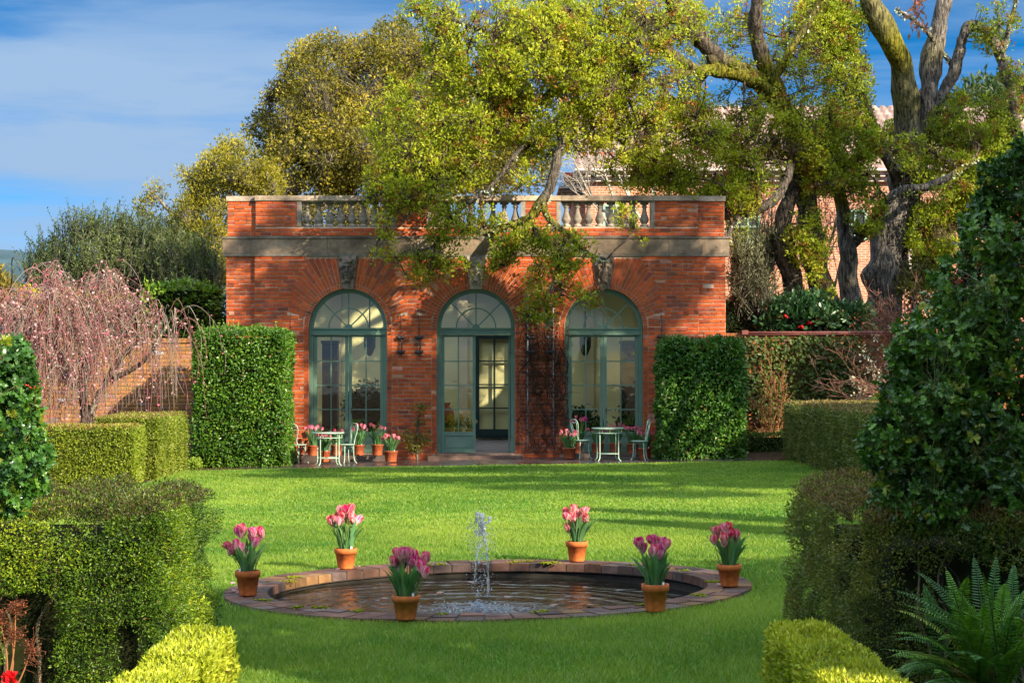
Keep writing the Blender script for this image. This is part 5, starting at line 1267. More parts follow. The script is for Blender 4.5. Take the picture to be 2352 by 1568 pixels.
# ================================================================ holly
HOLC = [(.016, .048, .006), (.045, .12, .012), (.14, .27, .02)]
def holly(label, base, blobs, n, leafL, seed, trunk, berries, cols=HOLC, shell=.30, core=None):
    r = np.random.default_rng(seed); root = thing('holly_tree', base, label, 'tree')
    mb = MB(); LP = []
    for k, sp in enumerate(trunk):
        l = limb_pts(sp, 6, .015, seed + k); tube(mb, l[:, :3], l[:, 3], 7, (.10, .09, .07)); LP.append(l)
    LP = np.concatenate(LP)
    p = sample_blobs(blobs, n, r, shell)
    nn = vnoise(p, 4.5, seed) * .6 + vnoise(p, 11, seed + 1) * .4
    p = p[nn > .40]; 
    gc = p[r.choice(len(p), 160)]; gi, gd = nearest(gc, LP[:, :3]); twigs(mb, LP[gi, :3], gc, .009, .003, .1, r, (.09, .085, .05), segs=4)
    ti, td = nearest(p, gc); k = td < .35; twigs(mb, gc[ti[k]], p[k], .003, .0015, .1, r, (.10, .11, .03)); mb.build('branches', M_BARK, root)
    # several leaves round each shoot tip
    nl = 7; m = len(p)
    cen = np.array([P(b[0], b[1], b[4]) for b in blobs]); ci, _ = nearest(p, cen); outw = unit(p - cen[ci] + r.normal(0, .02, p.shape))
    ax = unit(outw + r.normal(0, .5, p.shape) + [0, -.25, .25])
    d = unit(np.repeat(ax, nl, 0) * .5 + r.normal(0, .8, (m * nl, 3))); pos = np.repeat(p, nl, 0) - np.repeat(ax, nl, 0) * (r.random(m * nl) * .06)[:, None]
    fn = unit(np.repeat(ax, nl, 0) + r.normal(0, .45, d.shape)); sz = leafL * (.6 + .6 * r.random(len(d)))
    t = np.clip(np.repeat(vnoise(p, 1.6, seed + 3) * .5 + vnoise(p, 6, seed + 4) * .4 + r.normal(0, .1, m), nl) + r.normal(0, .18, m * nl), 0, 1)
    c = np.where((t < .5)[:, None], mixcol(cols[0], cols[1], np.clip(t * 2, 0, 1)), mixcol(cols[1], cols[2], np.clip(t * 2 - 1, 0, 1)))
    y = np.repeat(r.random(m) < .05, nl); c[y] = vary(r, (.20, .24, .02), y.sum(), .2)
    mb = MB(); leaves(mb, pos, d, fn, sz, sz * .62, c, 'holly', .22); mb.build('foliage', M_HOLLY, root)
    for bx, by, k in berries:
        i = np.argmin(((P(bx, by, blobs[0][4] - .3) - p) ** 2).sum(1)); q = p[i] + outw[i] * .05 + np.array([0, -.06, 0])
        mb = MB(); ico(mb, q + r.normal(0, .022, (k, 3)), .0068, vary(r, (.50, .012, .008), k, .15)); mb.build('berry_cluster', M_BERRY, root)
    return root
HR = [(2330, 430, 70, 95, 13.2, .5), (2290, 560, 100, 110, 13.1, .6), (2240, 680, 120, 120, 13.0, .65), (2180, 800, 130, 120, 12.9, .7), (2140, 930, 130, 120, 12.8, .7), (2110, 1050, 115, 110, 12.7, .65), (2130, 1150, 130, 85, 12.7, .6), (2250, 1000, 120, 160, 12.8, .6, .7), (2310, 800, 90, 160, 12.9, .5, .8), (2250, 1170, 120, 80, 12.7, .55), (2330, 1200, 60, 80, 12.7, .5, .8), (2100, 850, 40, 60, 12.8, .4), (2350, 960, 50, 90, 13.0, .4), (2300, 1080, 70, 60, 12.9, .4)]
_r = np.random.default_rng(77)
HR += [(b[0] + b[2] * .95 * math.cos(a), b[1] + b[3] * .95 * math.sin(a), _r.uniform(22, 42), _r.uniform(22, 40), b[4] - .25 * _r.random(), .16, 1.4) for b in HR[:12] for a in _r.uniform(0, 6.28, 4)]
holly('big dark holly with red berries overhanging the fern and bronze hedge', (*P(2420, 1500, 13.2)[:2], gz(3.7)), HR, 9000, .060, 41,
      [[(2440, 1640, 13.2, 30), (2420, 1200, 13.2, 24), (2390, 800, 13.2, 18), (2360, 400, 13.2, 8)], [(2420, 1150, 13.2, 16), (2300, 1080, 13, 10), (2180, 1080, 12.8, 5)], [(2400, 950, 13.2, 14), (2280, 880, 13, 9), (2150, 880, 12.8, 4)], [(2390, 800, 13.2, 12), (2300, 700, 13, 8), (2220, 650, 12.9, 4)], [(2425, 1250, 13.2, 10), (2310, 1210, 13, 7), (2200, 1200, 12.8, 3)]],
      [(2192, 647, 12), (2196, 660, 10), (2130, 700, 7), (2252, 905, 9), (2243, 940, 12), (2262, 935, 8), (2303, 640, 14), (2330, 655, 12), (2250, 600, 9), (2340, 575, 10), (2285, 690, 9), (2080, 985, 5), (2295, 1025, 9), (2160, 775, 6), (2235, 780, 6), (2060, 1150, 5), (2150, 1180, 8), (2310, 540, 8), (2200, 730, 6), (2320, 505, 9), (2275, 655, 12), (2345, 700, 14), (2185, 670, 10), (2150, 715, 7), (2325, 610, 10), (2230, 830, 6), (2100, 900, 5), (2180, 960, 6), (2290, 1150, 8), (2110, 1210, 6), (2205, 1090, 7)])
HL = [(20, 830, 60, 60, 12.6, .45), (30, 920, 70, 60, 12.5, .5), (40, 1000, 80, 70, 12.4, .5), (50, 1080, 65, 70, 12.3, .45), (10, 1120, 70, 70, 12.3, .45), (85, 1040, 30, 60, 12.2, .35), (-20, 950, 60, 160, 12.5, .5), (65, 895, 25, 40, 12.4, .3)]
holly('sunlit holly with a few red berries at the near left corner', (*P(-60, 1500, 12.6)[:2], gz(-3.4)), HL, 2300, .065, 42,
      [[(-60, 1640, 12.6, 24), (-50, 1200, 12.6, 18), (-30, 900, 12.6, 10), (0, 790, 12.6, 5)], [(-50, 1150, 12.6, 10), (20, 1080, 12.5, 6), (80, 1060, 12.4, 3)], [(-40, 1000, 12.6, 9), (30, 950, 12.5, 5)]],
      [(20, 1005, 9), (27, 1000, 6), (62, 880, 4), (8, 1100, 6), (30, 1045, 5)], cols=[(.02, .06, .012), (.05, .14, .018), (.12, .25, .025)])

# ================================================================ fern
FR = thing('sword_fern', (*P(2210, 1600, 10.9)[:2], gz(2.5)), 'large arching green sword fern in the shade below the holly', 'fern')
def frond(root, tip, base, rng, col, lift=.3, n=36, wmax=.085, name='frond'):
    b = np.array(base); t = np.array(tip); mid = (b + t) / 2 + np.array([0, 0, lift])
    s = np.linspace(0, 1, n)[:, None]; l = (1 - s) ** 2 * b + 2 * s * (1 - s) * mid + s ** 2 * t
    mb = MB(); tube(mb, l, np.linspace(.006, .0015, n), 4, np.array(col) * [.9, .7, .6])
    T = unit(np.gradient(l, axis=0)); side = unit(np.cross(T, [0, -.35, 1.0])); up = np.cross(side, T)
    u = np.linspace(0, 1, n); wd = wmax * np.sin(np.clip(u * .92 + .10, 0, 1) ** .8 * math.pi) ** .7 * (1 - .35 * u) * np.clip((u - .10) * 8, 0, 1)
    for sg in (-1, 1):
        d = side * sg + T * .35 - up * .18 + rng.normal(0, .05, side.shape); k = wd > .008
        leaves(mb, l[k], d[k], up[k] + rng.normal(0, .12, up[k].shape), wd[k], .0085 + .003 * rng.random(k.sum()), np.clip(np.array(col) * (1 + rng.normal(0, .18, (k.sum(), 1))), .003, 1), 'oval', .06)
    mb.build(name, M_FINE, root)
r = np.random.default_rng(51)
tips = [(2068, 1388, 10.7), (2052, 1400, 10.6), (2042, 1352, 10.8), (2100, 1310, 11.1), (2170, 1300, 11.2), (2235, 1270, 11.3), (2290, 1265, 11.2), (2330, 1290, 11.2), (2050, 1455, 10.4), (2020, 1490, 10.2), (2075, 1500, 10.1), (2060, 1545, 10.0), (2110, 1420, 10.4), (2140, 1390, 10.5), (2200, 1400, 10.3), (2260, 1380, 10.4), (2380, 1330, 10.9), (2400, 1400, 10.6), (2360, 1470, 10.1), (2300, 1500, 9.9), (2240, 1520, 9.8), (2180, 1500, 9.9), (2150, 1540, 9.8), (2120, 1340, 11), (2190, 1345, 10.9), (2100, 1580, 9.7), (2270, 1440, 10.1), (2330, 1420, 10.3), (2080, 1350, 10.9), (2310, 1340, 10.8)]
for k in range(34):
    a = r.uniform(-1.75, .9); q = r.uniform(170, 290); tips.append((2290 + q * math.sin(a), 1560 - q * math.cos(a) * .85, 10.7 - .6 * r.random()))
for k, (px, py, Y) in enumerate(tips):
    ba = P(2285 + r.normal(0, 40), 1600, 10.85) + r.normal(0, .05, 3); col = np.array((.085, .20, .012)) if r.random() < .6 else np.array((.038, .125, .016))
    if k in (1, 10): col = np.array((.16, .22, .02))
    frond(FR, P(px, py, Y), ba, r, col * r.uniform(.8, 1.2), lift=r.uniform(.10, .30), n=46, wmax=.085)
for k in range(9):
    frond(FR, P(2100 + r.uniform(-60, 240), 1530 + r.uniform(-20, 60), 10.2 + r.normal(0, .15)), P(2225 + r.normal(0, 40), 1600, 10.9), r, np.array((.10, .055, .02)) * r.uniform(.7, 1.3), lift=.05, n=34, wmax=.07, name='dry_frond')

# dry reddish plume and a red bloom in the near left corner
t = thing('dry_plume', (*P(40, 1600, 11.2)[:2], gz(-2.9)), 'dry reddish brown feathery plumes in front of the myrtle stems', 'plant')
r = np.random.default_rng(52)
for px, py, dx, dy in ((72, 1490, 26, 45), (28, 1455, 30, 26), (36, 1395, 26, 26), (0, 1420, 26, 36)):
    mb = MB(); a = P(10 + r.normal(0, 10), 1640, 11.2); b = P(px, py, 11.2); l = smooth_line([[*a, .006], [*((a + b) / 2 + [.03, 0, .03]), .005], [*b, .003]], 8); tube(mb, l[:, :3], l[:, 3], 4, (.28, .12, .05))
    n = 110; q = P(px, py, 11.2) + np.column_stack([r.normal(0, dx * .45, n), r.normal(0, 20, n), r.normal(0, dy * .4, n)]) * 11.2 / F
    gi, _ = nearest(q, l[-8:, :3]); twigs(mb, l[-8:, :3][gi], q, .0022, .001, .15, r, (.13, .045, .022)); leaves(mb, q, r.normal(0, 1, q.shape), r.normal(0, 1, q.shape), .016, .008, vary(r, (.17, .05, .022), n, .3)); mb.build('plume', M_TWIG, t)
t = thing('red_flower', (*P(25, 1640, 10.6)[:2], gz(-2.7)), 'single bright red bloom at the very bottom left corner', 'flower')
mb = MB(); c = P(24, 1558, 10.6); tube(mb, [P(20, 1680, 10.6), P(26, 1600, 10.6), c], .005, 5, (.1, .2, .03)); mb.build('stalk', M_TWIG, t)
mb = MB(); n = 26; d = unit(r.normal(0, 1, (n, 3)) + [0, -.2, .7]); leaves(mb, np.tile(c, (n, 1)), d, d + r.normal(0, .8, d.shape), .055, .05, vary(r, (.62, .015, .02), n, .15), 'oval', .25); mb.build('bloom', M_PETAL, t)
# dead leaf spray dangling from a twig above the frame
t = thing('dangling_spray', tuple(P(2105, -160, 30)), 'small spray of dead pinkish leaves dangling against the sky', 'twig')
mb = MB(); l = smooth_line([[*P(2108, -160, 30), .012], [*P(2098, -40, 30), .009], [*P(2104, 20, 30), .006], [*P(2106, 75, 30), .004]], 6, .01); tube(mb, l[:, :3], l[:, 3], 5, (.25, .14, .10)); mb.build('stem', M_TWIG, t)
n = 60; q = l[r.integers(8, len(l), n), :3] + r.normal(0, .07, (n, 3)); mb = MB(); leaves(mb, q, r.normal(0, 1, (n, 3)) - [0, 0, .8], r.normal(0, 1, (n, 3)), .12, .05, vary(r, (.42, .20, .16), n, .25), 'oval', .3); tag(mb.build('dead_leaves', M_LEAF, t), kind='stuff')

# ================================================================ climbers
# bare brown vine on the facade
VN = thing('bare_vine', (ux(1240), YB - .05, .1), 'tangled leafless brown vine climbing between the middle and right doors', 'vine')
r = np.random.default_rng(61); mb = MB()
for k in range(95):
    x = ux(r.choice([1212, 1235, 1262, 1285])) + r.normal(0, .12); z = r.choice([.1, .1, .8, 1.6, 2.4]); pts = []
    for s_ in range(r.integers(6, 20)):
        pts.append([x, YB - .04 - .08 * r.random(), z, .012 * r.uniform(.3, 1.3) * (1.6 if k < 8 else .8)]); x += r.normal(0, .09); z += r.uniform(-.05, .32)
        x = np.clip(x, ux(1188), ux(1304)); 
        if z > 5.0: break
    if len(pts) > 3: l = smooth_line(pts, 4, .02, k); tube(mb, l[:, :3], l[:, 3], 3, np.array((.085, .04, .025)) * r.uniform(.6, 1.6), cap=False)
for cx_, cy_ in ((1225, 870), (1270, 860), (1222, 800), (1265, 790), (1248, 910), (1230, 960), (1275, 940), (1215, 760), (1268, 740)):
    n = 34; c = np.array([ux(cx_), YB - .08, uz(cy_)]); a = c + r.normal(0, .14, (n, 3)) * [1, .3, 1.4]; twigs(mb, a, a + r.normal(0, .2, (n, 3)) * [1, .3, 1.2], .006, .004, .25, r, (.06, .03, .02), segs=3)
tag(mb.build('stems', M_TWIG, VN), kind='stuff')
CL = thing('climbing_shrub', (ux(960), YB - .5, gz(ux(960))), 'thin leafy shrub trained up the brick pier left of the middle door', 'shrub')
canopy(CL, [[(958, 1058, 46.8, 3), (955, 1020, 46.9, 2.5), (960, 975, 47, 2), (968, 935, 47.05, 1.2)], [(957, 1040, 46.8, 2), (945, 1000, 46.9, 1.5), (935, 985, 47, 1)]], [(955, 1020, 24, 26, 46.9, .2), (935, 1000, 18, 20, 46.95, .15, .6), (978, 1005, 14, 20, 46.95, .15, .5), (963, 970, 14, 20, 47, .1, .5), (968, 938, 22, 10, 47, .1, .8)], 170, 6, .06, .03, [(.07, .09, .012), (.17, .18, .015), (.28, .26, .02)], 112, rc=.07, groups=16, clump=(1, .2), twig_r=.005, br_r=.008, trunk_name='stems')
# climber on the right wall
r = np.random.default_rng(63); RC = thing('wall_climber', (ux(1830), YB + .2, .1), 'leafy green climber covering the shaded right garden wall', 'vine')
n = 5200; px = r.uniform(1700, 2010, n); py = r.uniform(772, 1015, n); q = np.stack([ux(px), YB + .22 - .22 * r.random(n), uz(py)], 1)
k = (vnoise(q, 1.1, 4) * .6 + vnoise(q, 3.5, 5) * .4 + np.clip((1000 - py) / 700, 0, .25) - np.clip((px - 1930) / 300, 0, .3)) > .52
q = q[k]; n = len(q); mb = MB(); leaves(mb, q, r.normal(0, 1, (n, 3)) + [0, -.3, -.3], r.normal(0, .5, (n, 3)) + [0, -1, .4], .10 * (.6 + .7 * r.random(n)), .07, np.clip(mixcol((.03, .06, .012), (.13, .17, .025), np.clip(vnoise(q, 1.5, 8) + r.normal(0, .15, n), 0, 1)), .003, 1), 'oval'); mb.build('foliage', M_LEAF, RC)
mb = MB()
for k in range(46):
    x = ux(r.uniform(1715, 1960)); z = .1; pts = []
    for s_ in range(r.integers(8, 14)): pts.append([x, YB + .17, z, .012]); x += r.normal(0, .11); z += .25
    l = smooth_line(pts, 4); l = l[l[:, 2] < 2.9]; tube(mb, l[:, :3], l[:, 3], 3, (.12, .07, .045), cap=False)
tag(mb.build('stems', M_TWIG, RC), kind='stuff')
RB = thing('rose_bush', (ux(1760), 46.6, gz(6.2)), 'rusty stemmed shrub with sparse leaves against the right wall', 'shrub')
stem_tree(RB, [(np.array([ux(1755) + .05 * k, 46.7, .1]), np.array([ux(1745) + .13 * k, 46.9, 1.3 + .25 * (k % 3)])) for k in range(5)], 64, .014, (.32, .14, .06), gen=2, n=6, spread=.4, name='stems')
r = np.random.default_rng(65); n = 330; q = np.stack([ux(r.normal(1765, 22, n)), 46.75 + r.normal(0, .15, n), uz(r.normal(960, 45, n))], 1); q[:, 2] = np.maximum(q[:, 2], .15); mb = MB(); leaves(mb, q, r.normal(0, 1, q.shape), r.normal(0, 1, q.shape), .07, .04, np.where((r.random(n) < .45)[:, None], vary(r, (.32, .14, .05), n, .2), vary(r, (.18, .22, .03), n, .2)), 'oval'); mb.build('foliage', M_LEAF, RB)
LS = thing('lichen_shrub', (ux(2010), 46.0, gz(8.9)), 'bare reddish twiggy shrub with pale lichen crusted boughs above the right hedge', 'shrub')
b = np.array([ux(2075), 46.2, .8]); ends = [(1930, 870), (1955, 800), (1985, 770), (2020, 750), (2055, 745), (1940, 905), (1970, 840), (2000, 900), (2050, 800)]
stem_tree(LS, [(b, np.array([ux(a), 46 + .1 * (i % 4), uz(c)])) for i, (a, c) in enumerate(ends)], 66, .035, (.20, .10, .07), gen=3, n=6, spread=.45, name='branches')
r = np.random.default_rng(67); mb = MB()
for a, c in ends:
    e = np.array([ux(a), 45.95, uz(c)]); n = 150; t = r.random(n) ** .8; q = b + (e - b) * t[:, None] + r.normal(0, .06, (n, 3)); leaves(mb, q, r.normal(0, 1, q.shape), r.normal(0, 1, q.shape), .08, .06, vary(r, (.50, .46, .30), n, .22), 'oak')
tag(mb.build('lichen', M_LICHEN, LS), kind='stuff')
n = 900; q = np.stack([ux(r.normal(2010, 42, n)), 46.1 + r.normal(0, .2, n), uz(r.normal(775, 32, n))], 1); mb = MB(); leaves(mb, q, r.normal(0, 1, q.shape) + [0, 0, .5], r.normal(0, 1, q.shape), .07, .03, vary(r, (.24, .075, .03), n, .3)); tag(mb.build('buds', M_LEAF, LS), kind='stuff')

# ================================================================ tulips
def petal_grid(L_, W_, cup, n=5):
    """one cupped petal as a small grid, returns verts, faces, height fraction"""
    v = []; hh = []; m = 5
    for i in range(n + 1):
        t = i / n
        w = W_ * (math.sin(min(t * 1.15 + .12, 1) * math.pi * .62) ** .8) * (1 - .55 * max(0, t - .75) / .25)
        for j in range(m):
            s = (j / (m - 1) - .5) * 2
            v.append((s * w / 2, cup * math.sin(t * 2.0) + .10 * W_ * -s * s, t * L_)); hh.append((t, s))
    f = [(i * m + j, i * m + j + 1, (i + 1) * m + j + 1, (i + 1) * m + j) for i in range(n) for j in range(m - 1)]
    return np.array(v), np.array(f), np.array(hh)
def tulip_head(r, L_, open_, deep, pale):
    mb = MB()
    for ring, (k, rad) in enumerate(((5, .40), (5, .62))):
        for i in range(k):
            a = i / k * 2 * math.pi + ring * .6 + r.normal(0, .12)
            V, f, h = petal_grid(L_ * r.uniform(.88, 1.08), L_ * .62, L_ * (.16 + .14 * open_) * rad * 1.6)
            tl = r.normal(.06 + .32 * open_ * rad, .07); ct, st = math.cos(tl), math.sin(tl)
            V = np.stack([V[:, 0], V[:, 1] * ct + V[:, 2] * st + L_ * .1 * rad, V[:, 2] * ct - V[:, 1] * st], 1)
            ca, sa = math.cos(a), math.sin(a); V = np.stack([V[:, 0] * ca - V[:, 1] * sa, V[:, 0] * sa + V[:, 1] * ca, V[:, 2]], 1)
            streak = np.clip(1.15 - np.abs(h[:, 1]) * .9 + r.normal(0, .16, len(h)) - .25 + h[:, 0] * .45, 0, 1) * np.clip(h[:, 0] * 2.4 - .05, 0, 1)
            if ring == 0: streak = np.clip(streak + .25, 0, 1)
            mb.add(V, f, mixcol(pale, deep, np.clip(streak * r.uniform(.7, 1.3), 0, 1)), 0, True)
    return mb
HEADS = {}
def head_mesh(kind, seed):
    key = (kind, seed)
    if key not in HEADS:
        r = np.random.default_rng(900 + seed * 17 + len(kind))
        deep, pale = {'pink': ((.70, .012, .13), (.88, .58, .62)), 'red': ((.70, .016, .07), (.88, .66, .64)), 'mauve': ((.62, .02, .20), (.86, .55, .64)), 'light': ((.66, .05, .13), (.88, .66, .62)), 'magenta': ((.58, .01, .22), (.66, .06, .30))}[kind]
        o = tulip_head(r, 1.0, r.uniform(.15, .75), deep, pale).build('tulip', M_PETAL); HEADS[key] = o.data; bpy.data.objects.remove(o)
    return HEADS[key]
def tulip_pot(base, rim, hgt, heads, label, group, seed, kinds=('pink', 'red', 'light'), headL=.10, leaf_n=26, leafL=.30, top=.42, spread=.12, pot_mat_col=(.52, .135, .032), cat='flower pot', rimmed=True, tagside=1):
    r = np.random.default_rng(seed); base = np.array(base); root = thing('tulip_pot', base, label, cat, group); R_ = rim / 2
    mb = MB(); c = np.array(pot_mat_col) * r.uniform(.9, 1.08)
    if rimmed: pr = [(0, .0), (R_ * .66, 0), (R_ * .70, .01), (R_ * .90, hgt * .74), (R_ * 1.0, hgt * .745), (R_ * 1.02, hgt * .985), (R_ * .99, hgt), (R_ * .90, hgt), (R_ * .86, hgt * .9), (R_ * .86, hgt * .88)]
    else: pr = [(0, 0), (R_ * .80, 0), (R_ * .82, .01), (R_ * .97, hgt * .88), (R_ * 1.03, hgt * .9), (R_ * 1.03, hgt), (R_ * .93, hgt), (R_ * .90, hgt * .88)]
    lathe(mb, pr, base, 28, c); mb.build('pot', M_TERRA, root)
    mb = MB(); a = np.arange(20) / 20 * 2 * math.pi; zt = base[2] + hgt * .9; mb.add(np.stack([base[0] + R_ * .87 * np.cos(a), base[1] + R_ * .87 * np.sin(a), np.full(20, zt)], 1), np.array([list(range(20))]), (.05, .03, .02)); mb.build('soil', M_SOIL, root)
    mb = MB()
    for k in range(leaf_n):
        a = r.uniform(0, 2 * math.pi); q = np.array([math.cos(a), math.sin(a), 0]); b = base + q * R_ * .6 * math.sqrt(r.random()); b[2] = zt
        ln = leafL * r.uniform(.6, 1.1); lean = r.uniform(.12, .62); n = 7; t = np.linspace(0, 1, n); out_ = q * (lean * ln * t[:, None] ** 1.5); cen = b + out_ + np.stack([0 * t, 0 * t, ln * (t - .28 * lean * t ** 2.6)], 1)
        W_ = ln * r.uniform(.10, .18) * np.sin(np.clip(t * .93 + .07, 0, 1) * math.pi) ** .65; s = np.array([-q[1], q[0], 0]); tw = r.normal(0, .5); s = s * math.cos(tw) + q * math.sin(tw)
        up = unit(np.cross(s, np.gradient(cen, axis=0)))
        V = np.concatenate([cen - s * W_[:, None] / 2 + up * -.12 * W_[:, None], cen + up * .12 * W_[:, None], cen + s * W_[:, None] / 2 - up * .12 * W_[:, None]]); k_ = np.arange(n - 1)
        f = np.concatenate([np.stack([k_, k_ + 1, n + k_ + 1, n + k_], 1), np.stack([n + k_, n + k_ + 1, 2 * n + k_ + 1, 2 * n + k_], 1)])
        mb.add(V, f, np.array((.095, .22, .085)) * r.uniform(.7, 1.35) * np.array([r.uniform(.8, 1.3), 1, r.uniform(.7, 1.1)]), 0, True)
    mb.build('foliage', M_LEAF, root)
    for k, hd in enumerate(heads):
        if isinstance(hd, tuple): hx, hz = hd; hy = r.normal(0, .05)
        else:
            a = k * 2.4 + r.normal(0, .3); rr_ = spread * math.sqrt((k + .5) / len(heads)); hx, hy = rr_ * math.cos(a), rr_ * math.sin(a); hz = top * r.uniform(.78, 1.02)
        tipz = zt + hz; b = base + np.array([hx * .35 + r.normal(0, .015), hy * .35, 0]); b[2] = zt; e = np.array([base[0] + hx, base[1] + hy, tipz])
        Lh = headL * r.uniform(.85, 1.12)
        o = bpy.data.objects.new('tulip', head_mesh(kinds[r.integers(len(kinds))], int(r.integers(4)))); COL.objects.link(o); o.parent = root; ORG[o.name] = base
        o.location = [float(x) for x in e - base - np.array([0, 0, Lh * .5])]; o.scale = (Lh, Lh, Lh); o.rotation_euler = (r.normal(0, .22), r.normal(0, .22) + hx * 1.2, r.uniform(0, 6.28))
        mb = MB(); l = smooth_line([[*b, .0042], [*((b + e) / 2 + r.normal(0, .012, 3)), .004], [*(e - [0, 0, Lh * .5]), .0036]], 4); tube(mb, l[:, :3], l[:, 3], 5, (.13, .22, .05)); mb.build('stem', M_TWIG, root)
    if tagside:
        mb = MB(); q = base + np.array([R_ * .55 * tagside, -R_ * .55, 0]); box(mb, q[0] - .009, q[0] + .009, q[1] - .001, q[1] + .001, zt - .02, zt + .045, (.80, .80, .80)); mb.build('plant_tag', M_PAINT, root)
    return root
def heads_px(lst, cx, Y, zt_py):
    """flower head positions read as offsets from the pot axis"""
    return [((x - cx) * Y / F, (zt_py - y) * Y / F) for x, y in lst]
def coping_pt(px, py):
    g = G(px, py, .04); return g
PG = 'potted tulips standing on the pool coping'
spec = [
    (569, 1366, 58, 57, 'terracotta tulip pot with drooping faded petals at the left end of the pool coping', [(525, 1253), (535, 1262), (553, 1257), (554, 1222), (561, 1214), (586, 1220), (580, 1236), (604, 1222), (545, 1248)], ('pink', 'mauve'), -1),
    (794, 1305, 52, 47, 'sunlit terracotta tulip pot on the far rim of the pool, left of the jet', [(768, 1190), (766, 1200), (777, 1183), (780, 1194), (790, 1178), (798, 1170), (807, 1166), (812, 1195), (818, 1190), (785, 1172), (803, 1180)], ('red', 'pink', 'red'), 1),
    (932, 1421, 64, 55, 'terracotta tulip pot nearest the viewer, in front of the water', [(918, 1270), (908, 1288), (925, 1284), (936, 1270), (940, 1283), (955, 1278), (972, 1282), (975, 1310), (970, 1298), (948, 1290), (930, 1266)], ('pink', 'mauve', 'pink'), 1),
    (1325, 1288, 50, 46, 'terracotta pot of pale striped tulips on the far rim, right of the jet', [(1304, 1178), (1300, 1184), (1316, 1168), (1326, 1180), (1341, 1172), (1344, 1180), (1316, 1198), (1332, 1190)], ('light', 'red', 'light'), 0),
    (1505, 1402, 63, 62, 'tall terracotta tulip pot on the near right part of the pool coping', [(1471, 1246), (1477, 1260), (1504, 1238), (1500, 1250), (1517, 1262), (1527, 1250), (1520, 1245), (1512, 1272), (1499, 1262)], ('pink', 'mauve', 'pink'), 1),
    (1675, 1345, 56, 50, 'terracotta tulip pot at the right end of the pool coping', [(1642, 1220), (1652, 1225), (1660, 1216), (1668, 1210), (1662, 1234), (1683, 1228), (1695, 1228), (1675, 1222), (1672, 1208)], ('red', 'pink', 'light'), 0),
]
for k, (px, py, w_, h_, lab, hd, kinds, tg) in enumerate(spec):
    b = coping_pt(px, py); Y = b[1]
    tulip_pot(b, w_ * Y / F, h_ * Y / F, heads_px(hd + [(x + _r.normal(0, 6), y + abs(_r.normal(0, 9)) + 4) for x, y in hd[::2]], px, Y, py - h_ * .9), lab, PG, 200 + k, kinds, headL=.104, leaf_n=40, leafL=.33, tagside=tg)
DG = 'potted tulips beside the french doors'
dspec = [
    (719, 1046, 27, 24, .52, 7, 'tulip pot with pink blooms behind the back edge of the left table', ('pink', 'mauve'), 46.9),
    (744, 1060, 29, 25, .42, 8, 'low tulip pot standing under the left table', ('red', 'pink'), 45.7),
    (773, 1045, 27, 24, .36, 5, 'tulip pot with mostly green leaves between left table and chair', ('pink',), 46.9),
    (824, 1045, 27, 24, .50, 9, 'tulip pot with tall red and pink blooms just right of the left bistro chair', ('red', 'pink'), 46.9),
    (867, 1045, 27, 25, .50, 7, 'tulip pot with deep red blooms below the left door handle side', ('red', 'red', 'light'), 46.9),
    (898, 1060, 31, 25, .40, 11, 'broad tulip pot furthest right of the left door group, beside the bare brick pier', ('pink', 'red', 'light'), 45.9),
    (1307, 1053, 30, 25, .42, 11, 'tulip pot furthest left at the right door, beside the vine', ('red', 'pink'), 46.0),
    (1329, 1041, 27, 25, .66, 7, 'tulip pot with the tallest magenta blooms behind the right door chair', ('magenta', 'magenta', 'red'), 46.9),
    (1373, 1041, 29, 24, .36, 6, 'tulip pot seen under the left half of the right table', ('red', 'light'), 46.9),
    (1413, 1041, 28, 24, .46, 7, 'tulip pot seen under the right half of the right table', ('red', 'pink'), 46.9),
    (1453, 1043, 28, 25, .42, 9, 'shaded tulip pot between right table and side turned chair', ('pink', 'red'), 46.9),
    (1481, 1054, 31, 26, .42, 8, 'tulip pot behind the side turned chair beside the right laurel', ('pink', 'light'), 46.2),
]
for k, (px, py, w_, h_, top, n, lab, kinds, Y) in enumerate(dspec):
    b = P(px, py, Y); tulip_pot(b, w_ * Y / F, h_ * Y / F, [0] * n, lab, DG, 240 + k, kinds, headL=.095, leaf_n=46, leafL=.40, top=top, spread=.24, pot_mat_col=(.36, .085, .03), rimmed=False, tagside=(1 if k % 2 else 0))

